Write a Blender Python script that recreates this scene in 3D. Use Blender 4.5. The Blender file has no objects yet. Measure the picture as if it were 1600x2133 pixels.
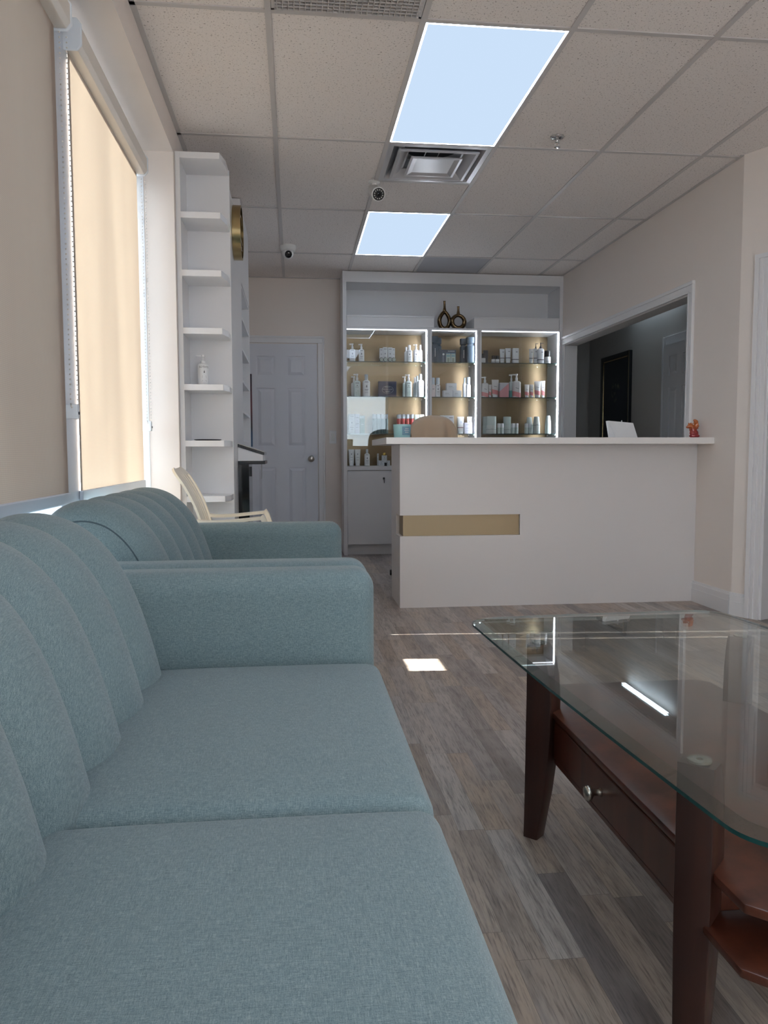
import bpy, bmesh, math, random
from mathutils import Vector, Matrix
random.seed(7)
scene = bpy.context.scene
COL = scene.collection
PI = math.pi

# ------------------------------------------------------------------ materials
def lin(c):
    r = []
    for v in c:
        v = v / 255.0
        r.append(v / 12.92 if v <= 0.04045 else ((v + 0.055) / 1.055) ** 2.4)
    return (r[0], r[1], r[2], 1.0)

class NT:
    """small helper around a material's node tree"""
    def __init__(self, name):
        self.m = bpy.data.materials.new(name)
        self.m.use_nodes = True
        self.t = self.m.node_tree
        self.t.nodes.clear()
        self.out = self.n('ShaderNodeOutputMaterial')
    def n(self, typ, **kw):
        x = self.t.nodes.new(typ)
        for k, v in kw.items():
            setattr(x, k, v)
        return x
    def l(self, a, b):
        self.t.links.new(a, b)
    def math(self, op, a, b=None, c=None):
        x = self.n('ShaderNodeMath', operation=op)
        for i, v in enumerate((a, b, c)):
            if v is None:
                continue
            if isinstance(v, (int, float)):
                x.inputs[i].default_value = v
            else:
                self.l(v, x.inputs[i])
        return x.outputs[0]
    def mix(self, fac, a, b, blend='MIX'):
        x = self.n('ShaderNodeMix', data_type='RGBA', blend_type=blend)
        for sock, v in ((x.inputs['Factor'], fac), (x.inputs['A'], a), (x.inputs['B'], b)):
            if isinstance(v, (int, float, tuple)):
                sock.default_value = v
            else:
                self.l(v, sock)
        return x.outputs['Result']
    def coord(self, which='Object'):
        return self.n('ShaderNodeTexCoord').outputs[which]
    def mapping(self, vec, scale=(1, 1, 1), loc=(0, 0, 0), rot=(0, 0, 0)):
        x = self.n('ShaderNodeMapping')
        x.inputs['Scale'].default_value = scale
        x.inputs['Location'].default_value = loc
        x.inputs['Rotation'].default_value = rot
        self.l(vec, x.inputs['Vector'])
        return x.outputs[0]
    def noise(self, vec, scale=5.0, detail=2.0, rough=0.5, dims='3D'):
        x = self.n('ShaderNodeTexNoise', noise_dimensions=dims)
        x.inputs['Scale'].default_value = scale
        x.inputs['Detail'].default_value = detail
        x.inputs['Roughness'].default_value = rough
        self.l(vec, x.inputs['Vector'])
        return x.outputs['Fac']
    def ramp(self, fac, stops, interp='LINEAR'):
        x = self.n('ShaderNodeValToRGB')
        cr = x.color_ramp
        cr.interpolation = interp
        while len(cr.elements) < len(stops):
            cr.elements.new(0.5)
        for e, (p, c) in zip(cr.elements, stops):
            e.position = p
            e.color = c if len(c) == 4 else (*c, 1)
        self.l(fac, x.inputs['Fac'])
        return x.outputs['Color']
    def bump(self, height, strength=0.2, dist=0.01):
        x = self.n('ShaderNodeBump')
        x.inputs['Strength'].default_value = strength
        x.inputs['Distance'].default_value = dist
        self.l(height, x.inputs['Height'])
        return x.outputs[0]
    def bsdf(self, color=(0.8, 0.8, 0.8, 1), rough=0.5, metal=0.0, spec=0.5, normal=None, **kw):
        x = self.n('ShaderNodeBsdfPrincipled')
        for k, v in (('Base Color', color), ('Roughness', rough), ('Metallic', metal), ('Specular IOR Level', spec)):
            if isinstance(v, (int, float, tuple)):
                x.inputs[k].default_value = v
            else:
                self.l(v, x.inputs[k])
        for k, v in kw.items():
            x.inputs[k].default_value = v
        if normal is not None:
            self.l(normal, x.inputs['Normal'])
        return x.outputs[0]
    def done(self, shader):
        self.l(shader, self.out.inputs['Surface'])
        return self.m

def plain(name, rgb, rough=0.5, metal=0.0, spec=0.5, **kw):
    t = NT(name)
    return t.done(t.bsdf(lin(rgb), rough, metal, spec, **kw))

def emit(name, rgb, strength):
    t = NT(name)
    e = t.n('ShaderNodeEmission')
    e.inputs['Color'].default_value = lin(rgb)
    e.inputs['Strength'].default_value = strength
    return t.done(e.outputs[0])

def glassy(name, tint=(1, 1, 1), f0=0.04, f1=0.75, rough=0.0):
    """pane glass: straight-through transparency plus a Schlick reflection"""
    t = NT(name)
    g = t.n('ShaderNodeNewGeometry')
    d = t.n('ShaderNodeVectorMath', operation='DOT_PRODUCT')
    t.l(g.outputs['Normal'], d.inputs[0]); t.l(g.outputs['Incoming'], d.inputs[1])
    c = t.math('ABSOLUTE', d.outputs['Value'])
    p = t.math('POWER', t.math('SUBTRACT', 1.0, c), 5.0)
    f = t.math('ADD', t.math('MULTIPLY', p, f1), f0)
    tr = t.n('ShaderNodeBsdfTransparent'); tr.inputs['Color'].default_value = (*tint, 1)
    gl = t.n('ShaderNodeBsdfGlossy'); gl.inputs['Roughness'].default_value = rough
    gl.inputs['Color'].default_value = (1, 1, 1, 1)
    mx = t.n('ShaderNodeMixShader')
    t.l(f, mx.inputs[0]); t.l(tr.outputs[0], mx.inputs[1]); t.l(gl.outputs[0], mx.inputs[2])
    return t.done(mx.outputs[0])

def paint(name, rgb, rough=0.6, spec=0.3, bump=0.06):
    t = NT(name)
    co = t.coord()
    n = t.noise(co, 220.0, 3.0)
    big = t.noise(co, 1.3, 2.0)
    col = t.mix(t.math('MULTIPLY', big, 0.10), lin(rgb), lin(tuple(max(0, v - 14) for v in rgb)))
    return t.done(t.bsdf(col, rough, 0, spec, t.bump(n, bump, 0.002)))

M = {}
M['wall'] = paint('wall_paint', (232, 223, 216))
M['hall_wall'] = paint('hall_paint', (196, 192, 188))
M['trim'] = plain('trim_white', (226, 225, 226), 0.35)
M['door'] = plain('door_paint', (214, 216, 224), 0.42)
M['white_board'] = plain('white_melamine', (226, 226, 228), 0.32)
M['counter'] = plain('counter_laminate', (216, 212, 211), 0.3)
M['counter_top'] = plain('counter_top_laminate', (233, 229, 226), 0.28)
M['alu'] = plain('window_aluminium', (205, 212, 222), 0.38, 0.25)
M['frame_white'] = plain('window_frame_white', (226, 232, 238), 0.4)
M['cassette'] = plain('blind_cassette', (222, 215, 206), 0.35)
M['chain'] = plain('blind_chain', (214, 210, 204), 0.4)
M['black_plastic'] = plain('black_plastic', (22, 22, 25), 0.35)
M['black_gloss'] = plain('black_gloss', (14, 14, 17), 0.08)
M['dark_grey'] = plain('dark_grey_fabric', (62, 62, 66), 0.8)
M['chrome'] = plain('chrome', (210, 210, 212), 0.12, 1.0)
M['nickel'] = plain('brushed_nickel', (196, 190, 180), 0.28, 1.0)
M['steel_paint'] = plain('diffuser_paint', (196, 196, 200), 0.28, 0.3)
M['duct'] = plain('duct_dark', (40, 40, 46), 0.6)
M['grid'] = plain('ceiling_grid', (196, 192, 190), 0.45)
M['cam_white'] = plain('camera_white', (222, 222, 220), 0.35)
M['plastic_cream'] = plain('chair_plastic', (236, 226, 208), 0.35, 0, 0.5)
M['brass'] = plain('brass', (186, 166, 122), 0.2, 1.0)
M['bronze'] = plain('bronze_gilt', (128, 106, 78), 0.1, 1.0)
M['silver'] = plain('silver', (190, 186, 178), 0.25, 1.0)
M['gold_cap'] = plain('gold_cap', (206, 176, 96), 0.2, 1.0)
M['pane'] = glassy('pane_glass', (0.97, 0.985, 0.98), 0.03, 0.7)
M['case_glass'] = glassy('case_glass', (0.985, 0.99, 0.988), 0.03, 0.7)
M['shelf_glass'] = glassy('shelf_glass', (0.90, 0.95, 0.93), 0.04, 0.5)
M['shelf_edge'] = plain('glass_edge_dark', (38, 58, 56), 0.1)
M['table_glass'] = glassy('table_glass', (0.94, 0.97, 0.955), 0.035, 0.9)
M['table_bevel'] = glassy('table_glass_bevel', (0.72, 0.83, 0.80), 0.08, 0.7)
M['table_edge'] = plain('table_glass_edge', (22, 62, 60), 0.08)
M['panel_light'] = emit('panel_light', (208, 230, 255), 0.51)
M['panel_rim'] = emit('panel_rim', (222, 238, 255), 14.0)
M['led'] = emit('led_strip', (238, 244, 255), 32.0)
M['hall_led'] = emit('hall_led', (215, 238, 255), 8.5)
M['added_light_glow'] = emit('added_light_glow', (214, 232, 255), 3.2)  # stronger emission for the added ceiling lights outside the view
M['hall_trim'] = plain('corridor_trim', (218, 219, 222), 0.4)
M['led_top'] = emit('led_top', (238, 244, 255), 2.6)

def m_fabric():
    t = NT('sofa_fabric')
    co = t.coord()
    a = t.noise(t.mapping(co, (800, 800, 800)), 1.0, 2.0)
    b = t.noise(t.mapping(co, (1100, 90, 160)), 1.0, 2.0)
    c = t.noise(t.mapping(co, (90, 1100, 1100)), 1.0, 2.0)
    w = t.math('MULTIPLY', t.math('ADD', t.math('ADD', a, b), c), 0.3333)
    big = t.noise(co, 3.0, 2.0)
    col = t.ramp(w, [(0.34, lin((84, 104, 110))), (0.5, lin((114, 134, 139))), (0.66, lin((148, 165, 168)))])
    col = t.mix(t.math('MULTIPLY', big, 0.15), col, lin((124, 138, 142)))
    return t.done(t.bsdf(col, 0.85, 0, 0.2, t.bump(w, 0.3, 0.002), **{'Sheen Weight': 0.2, 'Sheen Roughness': 0.5}))
M['fabric'] = m_fabric()

def m_floor():
    t = NT('vinyl_planks')
    co = t.coord()
    s = t.n('ShaderNodeSeparateXYZ'); t.l(co, s.inputs[0])
    x, y = s.outputs[0], s.outputs[1]
    W, Ln = 0.068, 0.52
    row = t.math('FLOOR', t.math('DIVIDE', x, W))
    wn = t.n('ShaderNodeTexWhiteNoise', noise_dimensions='1D'); t.l(row, wn.inputs['W'])
    yy = t.math('ADD', y, t.math('MULTIPLY', wn.outputs['Value'], 3.0))
    colid = t.math('FLOOR', t.math('DIVIDE', yy, Ln))
    cv = t.n('ShaderNodeCombineXYZ'); t.l(row, cv.inputs[0]); t.l(colid, cv.inputs[1])
    w2 = t.n('ShaderNodeTexWhiteNoise', noise_dimensions='2D'); t.l(cv.outputs[0], w2.inputs['Vector'])
    rnd = w2.outputs['Value']
    # grain, shifted per plank
    off = t.n('ShaderNodeCombineXYZ'); t.l(t.math('MULTIPLY', rnd, 37.0), off.inputs[0]); t.l(t.math('MULTIPLY', rnd, 91.0), off.inputs[1])
    va = t.n('ShaderNodeVectorMath', operation='ADD'); t.l(co, va.inputs[0]); t.l(off.outputs[0], va.inputs[1])
    g1 = t.noise(t.mapping(va.outputs[0], (46, 4.5, 1)), 1.0, 7.0, 0.68)
    g2 = t.noise(t.mapping(va.outputs[0], (240, 12.0, 1)), 1.0, 4.0, 0.62)
    g3 = t.noise(t.mapping(va.outputs[0], (7, 3.0, 1)), 1.0, 4.0, 0.55)
    base = t.ramp(rnd, [(0.0, lin((122, 114, 112))), (0.2, lin((176, 157, 140))), (0.38, lin((146, 137, 134))),
                        (0.55, lin((188, 178, 170))), (0.75, lin((158, 143, 133))), (0.88, lin((186, 170, 154))), (1.0, lin((132, 126, 128)))])
    col = t.mix(t.math('MULTIPLY', t.ramp_f(g1, 0.46, 0.64), 0.5), base, lin((84, 76, 74)))
    col = t.mix(t.math('MULTIPLY', t.ramp_f(g2, 0.5, 0.66), 0.6), col, lin((74, 66, 64)))
    col = t.mix(t.math('MULTIPLY', t.ramp_f(g3, 0.5, 0.7), 0.45), col, lin((178, 170, 166)))
    # joints
    fx = t.math('ABSOLUTE', t.math('SUBTRACT', t.math('FRACT', t.math('DIVIDE', x, W)), 0.5))
    fy = t.math('ABSOLUTE', t.math('SUBTRACT', t.math('FRACT', t.math('DIVIDE', yy, Ln)), 0.5))
    j = t.math('MAXIMUM', t.math('GREATER_THAN', fx, 0.5 - 0.0005 / W), t.math('GREATER_THAN', fy, 0.5 - 0.0006 / Ln))
    col = t.mix(t.math('MULTIPLY', j, 0.55), col, lin((52, 47, 46)))
    h = t.math('SUBTRACT', t.math('MULTIPLY', g2, 0.3), j)
    return t.done(t.bsdf(col, t.math('ADD', 0.28, t.math('MULTIPLY', g1, 0.16)), 0, 0.5, t.bump(h, 0.12, 0.002)))
def ramp_f(self, fac, lo, hi):
    x = self.n('ShaderNodeMapRange'); x.clamp = True
    x.inputs['From Min'].default_value = lo; x.inputs['From Max'].default_value = hi
    self.l(fac, x.inputs['Value'])
    return x.outputs['Result']
NT.ramp_f = ramp_f
M['floor'] = m_floor()

def m_ceiling():
    t = NT('acoustic_tile')
    co = t.coord()
    warp = t.noise(co, 30.0, 2.0)
    n1 = t.noise(t.mapping(co, (1.0, 1.0, 0.0)), 105.0, 2.5, 0.6)
    n2 = t.noise(t.mapping(co, (1.0, 1.0, 0.0), (7, 3, 0)), 210.0, 1.5, 0.5)
    p1 = t.ramp_f(n1, 0.62, 0.665)
    p2 = t.ramp_f(n2, 0.645, 0.70)
    pits = t.math('MAXIMUM', p1, t.math('MULTIPLY', p2, 0.7))
    col = t.mix(t.math('MULTIPLY', pits, 0.72), lin((234, 228, 224)), lin((104, 92, 84)))
    fine = t.noise(co, 700.0, 2.0)
    return t.done(t.bsdf(col, 0.9, 0, 0.1, t.bump(t.math('SUBTRACT', t.math('MULTIPLY', fine, 0.3), pits), 0.35, 0.003)))
M['ceiling'] = m_ceiling()

def m_blind(name, rgb, trans, tr_rgb, dark):
    t = NT(name)
    co = t.coord()
    s = t.n('ShaderNodeSeparateXYZ'); t.l(co, s.inputs[0])
    zz = t.math('SINE', t.math('MULTIPLY', s.outputs[2], 2 * PI / 0.0052))
    yy = t.math('SINE', t.math('MULTIPLY', s.outputs[1], 2 * PI / 0.0075))
    wv = t.math('MULTIPLY', t.math('ADD', zz, t.math('MULTIPLY', yy, 0.6)), 0.5)
    soft = t.noise(t.mapping(co, (1, 3.2, 0.35)), 1.0, 3.0)
    col = t.mix(t.math('MULTIPLY', t.math('ADD', wv, 1.0), dark), lin(rgb), lin(tuple(int(v * 0.62) for v in rgb)))
    d = t.n('ShaderNodeBsdfDiffuse'); t.l(col, d.inputs['Color'])
    tr = t.n('ShaderNodeBsdfTranslucent')
    t.l(t.mix(t.ramp_f(soft, 0.3, 0.7), lin(tr_rgb), lin(tuple(min(255, int(v * 0.93)) for v in tr_rgb))), tr.inputs['Color'])
    mx = t.n('ShaderNodeMixShader'); mx.inputs[0].default_value = trans
    t.l(d.outputs[0], mx.inputs[1]); t.l(tr.outputs[0], mx.inputs[2])
    return t.done(mx.outputs[0])
M['blind'] = m_blind('blind_fabric', (192, 176, 164), 0.205, (252, 243, 230), 0.2)

def m_wood(name, c0, c1, c2, rough=0.28):
    t = NT(name)
    co = t.coord()
    g = t.noise(t.mapping(co, (14, 14, 1.2)), 1.0, 5.0, 0.6)
    g2 = t.noise(t.mapping(co, (60, 8, 8)), 1.0, 3.0, 0.5)
    col = t.ramp(g, [(0.25, lin(c0)), (0.5, lin(c1)), (0.8, lin(c2))])
    col = t.mix(t.math('MULTIPLY', g2, 0.3), col, lin(c0))
    return t.done(t.bsdf(col, rough, 0, 0.5))
M['wood'] = m_wood('dark_cherry_wood', (42, 22, 16), (76, 40, 28), (104, 56, 39))
M['wood_leg'] = m_wood('dark_leg_wood', (32, 19, 16), (52, 30, 24), (74, 42, 30), 0.32)

def m_goldpanel():
    t = NT('brushed_gold_panel')
    co = t.coord()
    n = t.noise(t.mapping(co, (3, 3, 400)), 1.0, 2.0)
    col = t.mix(t.math('MULTIPLY', n, 0.25), lin((128, 111, 86)), lin((108, 92, 71)))
    return t.done(t.bsdf(col, 0.30, 0.85, 0.5))
M['gold_panel'] = m_goldpanel()
M['gold_inset'] = plain('gold_inset', (150, 132, 104), 0.4, 0.5)

def printed(name, base, marks, rough=0.35, slant=0.0):
    """packaging: base colour with printed areas given in the object's own unit box (z0,z1,x0,x1,colour)"""
    t = NT(name)
    s = t.n('ShaderNodeSeparateXYZ'); t.l(t.coord('Generated'), s.inputs[0])
    x = s.outputs[0]
    z = s.outputs[2] if not slant else t.math('ADD', s.outputs[2], t.math('MULTIPLY', x, slant))
    col = lin(base)
    for (z0, z1, x0, x1, c) in marks:
        f = t.math('MULTIPLY', t.math('GREATER_THAN', z, z0), t.math('LESS_THAN', z, z1))
        f = t.math('MULTIPLY', f, t.math('MULTIPLY', t.math('GREATER_THAN', x, x0), t.math('LESS_THAN', x, x1)))
        col = t.mix(f, col, lin(c))
    return t.done(t.bsdf(col, rough, 0, 0.5))
GT = (120, 124, 132)
M['white'] = plain('pack_white', (232, 234, 236), 0.35)
M['print'] = printed('pack_white_print', (232, 234, 236), [(.86, .9, .25, .75, GT), (.55, .68, .44, .58, (70, 78, 88)), (.4, .43, .25, .75, GT), (.33, .35, .3, .7, GT), (.22, .24, .25, .72, GT)])
M['whiteprint'] = printed('pack_carton_print', (214, 218, 222), [(.86, .9, .2, .8, GT), (.52, .6, .42, .58, (86, 92, 104)), (.3, .33, .2, .8, GT), (.2, .22, .3, .7, GT)])
M['mint'] = plain('pack_mint', (206, 218, 214), 0.25)
M['mintprint'] = printed('pack_mint_print', (206, 220, 218), [(.82, .87, .25, .75, GT), (.66, .72, .44, .56, (80, 92, 98)), (.58, .6, .25, .75, GT), (.05, .3, .3, .42, (176, 200, 196)), (.08, .4, .55, .7, (184, 206, 200))])
M['mintline'] = printed('pack_pearl_line', (214, 220, 216), [(.485, .515, 0, 1, (150, 158, 156)), (.55, .57, .35, .65, GT), (.08, .1, 0, 1, (160, 190, 180))], 0.22)
M['mintcarton'] = printed('pack_mint_carton', (206, 220, 210), [(.7, .76, .2, .8, GT), (.4, .43, .2, .8, GT)])
M['lavprint'] = printed('pack_lavender', (198, 200, 214), [(.8, .84, .2, .8, GT), (.5, .53, .2, .8, GT), (.3, .32, .2, .7, GT)])
M['green'] = printed('pack_green', (92, 132, 108), [(.85, 1.01, -1, 2, (176, 196, 196)), (.5, .54, .2, .8, (190, 205, 196))])
M['darkgreen'] = plain('pack_dark_green', (52, 66, 58), 0.3)
M['greylid'] = plain('pack_grey_lid', (168, 176, 172), 0.3)
M['bluegreen'] = plain('pack_blue_green_glass', (112, 138, 140), 0.08, 0, 0.6)
M['clearcap'] = plain('pack_clear_cap', (196, 206, 214), 0.1, 0, 0.6)
M['red'] = plain('pack_red_glass', (186, 44, 42), 0.1, 0, 0.6)
M['tubeprint'] = printed('pack_tube_print', (232, 234, 234), [(.62, .7, .44, .58, (110, 118, 130)), (.42, .44, .3, .7, GT), (.24, .26, .3, .7, GT)])
M['navy'] = plain('pack_navy', (38, 56, 70), 0.45)
M['navyletters'] = plain('pack_navy_b', (40, 58, 72), 0.45)
M['navyprint'] = plain('pack_navy_gift', (42, 48, 76), 0.4)
M['navybox'] = plain('pack_navy_display', (58, 70, 86), 0.45)
M['windowpane'] = printed('pack_window', (168, 178, 172), [(.62, .8, .1, .9, (112, 148, 160)), (.1, .5, .25, .75, (126, 136, 124)), (.9, 1.0, 0, 1, (96, 128, 146))])
M['palemark'] = plain('pale_print', (206, 208, 210), 0.5)
M['rose'] = printed('pack_rose', (226, 214, 212), [(.6, .64, .3, .7, GT)])
M['pale'] = printed('pack_pale', (196, 202, 208), [(.55, .6, .2, .6, GT), (.35, .38, .2, .7, GT)])
M['redband'] = printed('pack_red_band', (226, 226, 224), [(.24, .29, -1, 2, (130, 84, 88)), (.55, .7, .4, .75, (200, 204, 212))])
M['blackband'] = printed('pack_black_band', (222, 226, 230), [(.22, .27, -1, 2, (44, 48, 56)), (.72, .78, .5, .8, GT)])
M['blacklid'] = printed('pack_jar_plain', (214, 218, 218), [(.3, .36, .2, .8, GT)])
M['blacklidband'] = printed('pack_jar_band', (226, 228, 228), [(.25, .34, -1, 2, (50, 52, 58))])
M['charcoal'] = plain('pack_charcoal', (44, 46, 50), 0.4)
M['pink'] = printed('pack_pink', (226, 224, 224), [(-1, .38, -1, 2, (226, 150, 152)), (-1, .09, -1, 2, (222, 214, 216)), (.6, .63, .3, .7, GT)], 0.3, 0.12)
M['pinkdiag'] = printed('pack_pink_diagonal', (206, 204, 212), [(-1, .42, -1, 2, (222, 162, 168))], 0.35, -0.55)
M['teal'] = printed('pack_teal', (216, 224, 222), [(-1, .45, -1, 2, (112, 178, 176))], 0.3)
M['candle_glass'] = plain('candle_glass', (168, 214, 216), 0.18)
M['candle_label'] = plain('candle_label', (118, 158, 178), 0.5)
M['cloth_beige'] = None
def m_cloth():
    t = NT('beige_cloth')
    co = t.coord()
    n = t.noise(co, 500.0, 2.0)
    return t.done(t.bsdf(lin((206, 182, 156)), 0.8, 0, 0.2, t.bump(n, 0.2, 0.001), **{'Sheen Weight': 0.2}))
M['cloth_beige'] = m_cloth()

# ------------------------------------------------------------------ mesh helpers
def quad_box(bm, x0, x1, y0, y1, z0, z1, bevel=0.0, seg=2):
    v = [bm.verts.new(p) for p in ((x0, y0, z0), (x1, y0, z0), (x1, y1, z0), (x0, y1, z0),
                                   (x0, y0, z1), (x1, y0, z1), (x1, y1, z1), (x0, y1, z1))]
    fs = [bm.faces.new([v[i] for i in f]) for f in ((3, 2, 1, 0), (4, 5, 6, 7), (0, 1, 5, 4), (1, 2, 6, 5), (2, 3, 7, 6), (3, 0, 4, 7))]
    if bevel > 0:
        es = list({e for f in fs for e in f.edges})
        bmesh.ops.bevel(bm, geom=es, offset=bevel, segments=seg, profile=0.5, affect='EDGES')
    return v

def prism(bm, poly, axis, a0, a1, bevel=0.0):
    """extrude a 2-D polygon along an axis; poly gives the other two coordinates in order"""
    def P(u, v, a):
        return {'x': (a, u, v), 'y': (u, a, v), 'z': (u, v, a)}[axis]
    A = [bm.verts.new(P(u, v, a0)) for u, v in poly]
    B = [bm.verts.new(P(u, v, a1)) for u, v in poly]
    n = len(poly)
    fs = [bm.faces.new(A), bm.faces.new(list(reversed(B)))]
    for i in range(n):
        fs.append(bm.faces.new((A[i], B[i], B[(i + 1) % n], A[(i + 1) % n])))
    bmesh.ops.recalc_face_normals(bm, faces=fs)
    if bevel > 0:
        bmesh.ops.bevel(bm, geom=list({e for f in fs for e in f.edges}), offset=bevel, segments=2, profile=0.5, affect='EDGES')

def lathe(bm, prof, c=(0, 0, 0), n=20, sy=1.0, axis='z'):
    rings = []
    for r, h in prof:
        ring = []
        for k in range(n):
            a = 2 * PI * k / n
            u, w = r * math.cos(a), r * math.sin(a) * sy
            p = {'z': (u, w, h), 'y': (u, h, w), 'x': (h, u, w)}[axis]
            ring.append(bm.verts.new((c[0] + p[0], c[1] + p[1], c[2] + p[2])))
        rings.append(ring)
    fs = []
    for a, b in zip(rings, rings[1:]):
        for k in range(n):
            fs.append(bm.faces.new((a[k], a[(k + 1) % n], b[(k + 1) % n], b[k])))
    fs.append(bm.faces.new(rings[0])); fs.append(bm.faces.new(rings[-1]))
    bmesh.ops.recalc_face_normals(bm, faces=fs)

def tube(bm, pts, r, n=8, closed=False, sx=1.0):
    pts = [Vector(p) for p in pts]
    N = len(pts)
    rings = []
    up0 = Vector((0, 0, 1))
    for i, p in enumerate(pts):
        a = pts[(i - 1) % N] if (closed or i > 0) else p
        b = pts[(i + 1) % N] if (closed or i < N - 1) else p
        t = (b - a).normalized()
        u = up0 if abs(t.dot(up0)) < 0.95 else Vector((0, 1, 0))
        if closed:
            u = Vector((0, 1, 0))
        s = t.cross(u).normalized(); w = s.cross(t).normalized()
        rr = r[i] if isinstance(r, (list, tuple)) else r
        rings.append([bm.verts.new(p + s * (rr * math.cos(2 * PI * k / n)) + w * (rr * sx * math.sin(2 * PI * k / n))) for k in range(n)])
    fs = []
    pr = list(zip(rings, rings[1:])) + ([(rings[-1], rings[0])] if closed else [])
    for A, B in pr:
        for k in range(n):
            fs.append(bm.faces.new((A[k], A[(k + 1) % n], B[(k + 1) % n], B[k])))
    if not closed:
        fs.append(bm.faces.new(rings[0])); fs.append(bm.faces.new(rings[-1]))
    bmesh.ops.recalc_face_normals(bm, faces=fs)

def axis_list(a, b, r, n, m):
    e = [r * (1 - math.cos(PI / 2 * k / n)) for k in range(n + 1)]
    L = [a + v for v in e]
    L += [a + r + (b - a - 2 * r) * k / m for k in range(1, m)]
    L += [b - v for v in reversed(e)]
    return L

def rbox(bm, b, r, n=4, m=8, fn=None):
    """box with rounded edges, dense enough to be bent by fn(Vector)->Vector"""
    (x0, x1), (y0, y1), (z0, z1) = b
    ax = [axis_list(x0, x1, r, n, m), axis_list(y0, y1, r, n, m), axis_list(z0, z1, r, n, m)]
    lo = (x0 + r, y0 + r, z0 + r); hi = (x1 - r, y1 - r, z1 - r)
    made = []
    def P(p):
        c = Vector([min(max(p[i], lo[i]), hi[i]) for i in range(3)])
        d = Vector(p) - c
        q = c + d.normalized() * r if d.length > 1e-9 else Vector(p)
        return fn(q) if fn else q
    for k in range(3):
        u, v = [i for i in range(3) if i != k]
        for side in (0, -1):
            g = []
            for a in ax[u]:
                row = []
                for c in ax[v]:
                    p = [0, 0, 0]; p[u] = a; p[v] = c; p[k] = ax[k][side]
                    row.append(bm.verts.new(P(p)))
                g.append(row)
            for i in range(len(g) - 1):
                for j in range(len(g[0]) - 1):
                    made.append(bm.faces.new((g[i][j], g[i + 1][j], g[i + 1][j + 1], g[i][j + 1])))
    vs = list({v for f in made for v in f.verts})
    bmesh.ops.remove_doubles(bm, verts=vs, dist=1e-5)
    bmesh.ops.recalc_face_normals(bm, faces=[f for f in bm.faces])

def new():
    return bmesh.new()

def wpos(o):
    p = Vector((0, 0, 0))
    while o is not None:
        p += o.location; o = o.parent
    return p

def obj(name, bm, mat, parent=None, smooth=False, angle=None):
    """link one bmesh (built in world coordinates) as ONE mesh object, as a child when parent is given"""
    if parent is not None:
        bmesh.ops.translate(bm, verts=bm.verts, vec=-wpos(parent))
    me = bpy.data.meshes.new(name)
    bm.to_mesh(me); bm.free()
    for mm in (mat if isinstance(mat, (list, tuple)) else [mat]):
        me.materials.append(mm)
    if smooth or angle:
        me.polygons.foreach_set('use_smooth', [True] * len(me.polygons))
        if angle:
            me.set_sharp_from_angle(angle=angle)
    o = bpy.data.objects.new(name, me)
    COL.objects.link(o)
    if parent is not None:
        o.parent = parent
    return o

def box(name, b, mat, parent=None, bevel=0.0):
    bm = new(); quad_box(bm, *b, bevel=bevel)
    return obj(name, bm, mat, parent)

def tag(o, label=None, cat=None, group=None, kind=None):
    if label: o['label'] = label
    if cat: o['category'] = cat
    if group: o['group'] = group
    if kind: o['kind'] = kind
    return o

def thing(name, label, cat, loc=(0, 0, 0), group=None):
    o = bpy.data.objects.new(name, None)
    o.empty_display_size = 0.05
    COL.objects.link(o); o.location = loc
    return tag(o, label, cat, group)

def struct(name, bm, mat, parent=None, **kw):
    o = obj(name, bm, mat, parent, **kw)
    if parent is None:
        o['kind'] = 'structure'
    return o

def copy_tree(o, parent=None):
    c = o.copy(); COL.objects.link(c); c.parent = parent
    for ch in [k for k in COL.objects if k.parent is o]:
        copy_tree(ch, c)
    return c

# ------------------------------------------------------------------ room shell
EYE = 0.965
CZ = 2.676            # ceiling
BACK, RIGHT = 7.80, 2.59
XF = -0.605           # edge of the window recess / pillar
XW = -0.86           # window plane

bm = new(); quad_box(bm, -0.95, 5.2, -2.6, 10.2, -0.12, 0.0); struct('floor', bm, M['floor'])
HX0, HX1, HY0, HY1 = -0.0844 + 0.6096 + 0.012, -0.0844 + 1.2192 - 0.012, 4.414, 5.000    # opening for the air diffuser
bm = new()
quad_box(bm, -0.95, HX0, -2.6, 10.2, CZ, CZ + 0.12); quad_box(bm, HX1, 5.2, -2.6, 10.2, CZ, CZ + 0.12)
quad_box(bm, HX0, HX1, -2.6, HY0, CZ, CZ + 0.12); quad_box(bm, HX0, HX1, HY1, 10.2, CZ, CZ + 0.12)
struct('ceiling', bm, M['ceiling'])

# suspended grid
gx = [-0.0844 + 0.6096 * i for i in range(-1, 5)]
gy = [3.183 + 1.2192 * j for j in range(-4, 4)]
bm = new()
for x in gx:
    if x > XF:
        quad_box(bm, x - 0.012, x + 0.012, -2.3, BACK, CZ - 0.006, CZ + 0.004)
for y in gy:
    quad_box(bm, XF, RIGHT, y - 0.012, y + 0.012, CZ - 0.005, CZ + 0.004)
quad_box(bm, gx[2], gx[3], 5.000, 5.024, CZ - 0.005, CZ + 0.004)
quad_box(bm, gx[1], gx[2], 2.561, 2.585, CZ - 0.005, CZ + 0.004)
quad_box(bm, XF, XF + 0.022, -2.3, BACK, CZ - 0.005, CZ + 0.004)
quad_box(bm, RIGHT - 0.02, RIGHT, 4.37, BACK, CZ - 0.004, CZ + 0.004)
quad_box(bm, XF, 0.5, BACK - 0.02, BACK, CZ - 0.004, CZ + 0.004)
struct('trim_1', bm, M['grid'])

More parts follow.
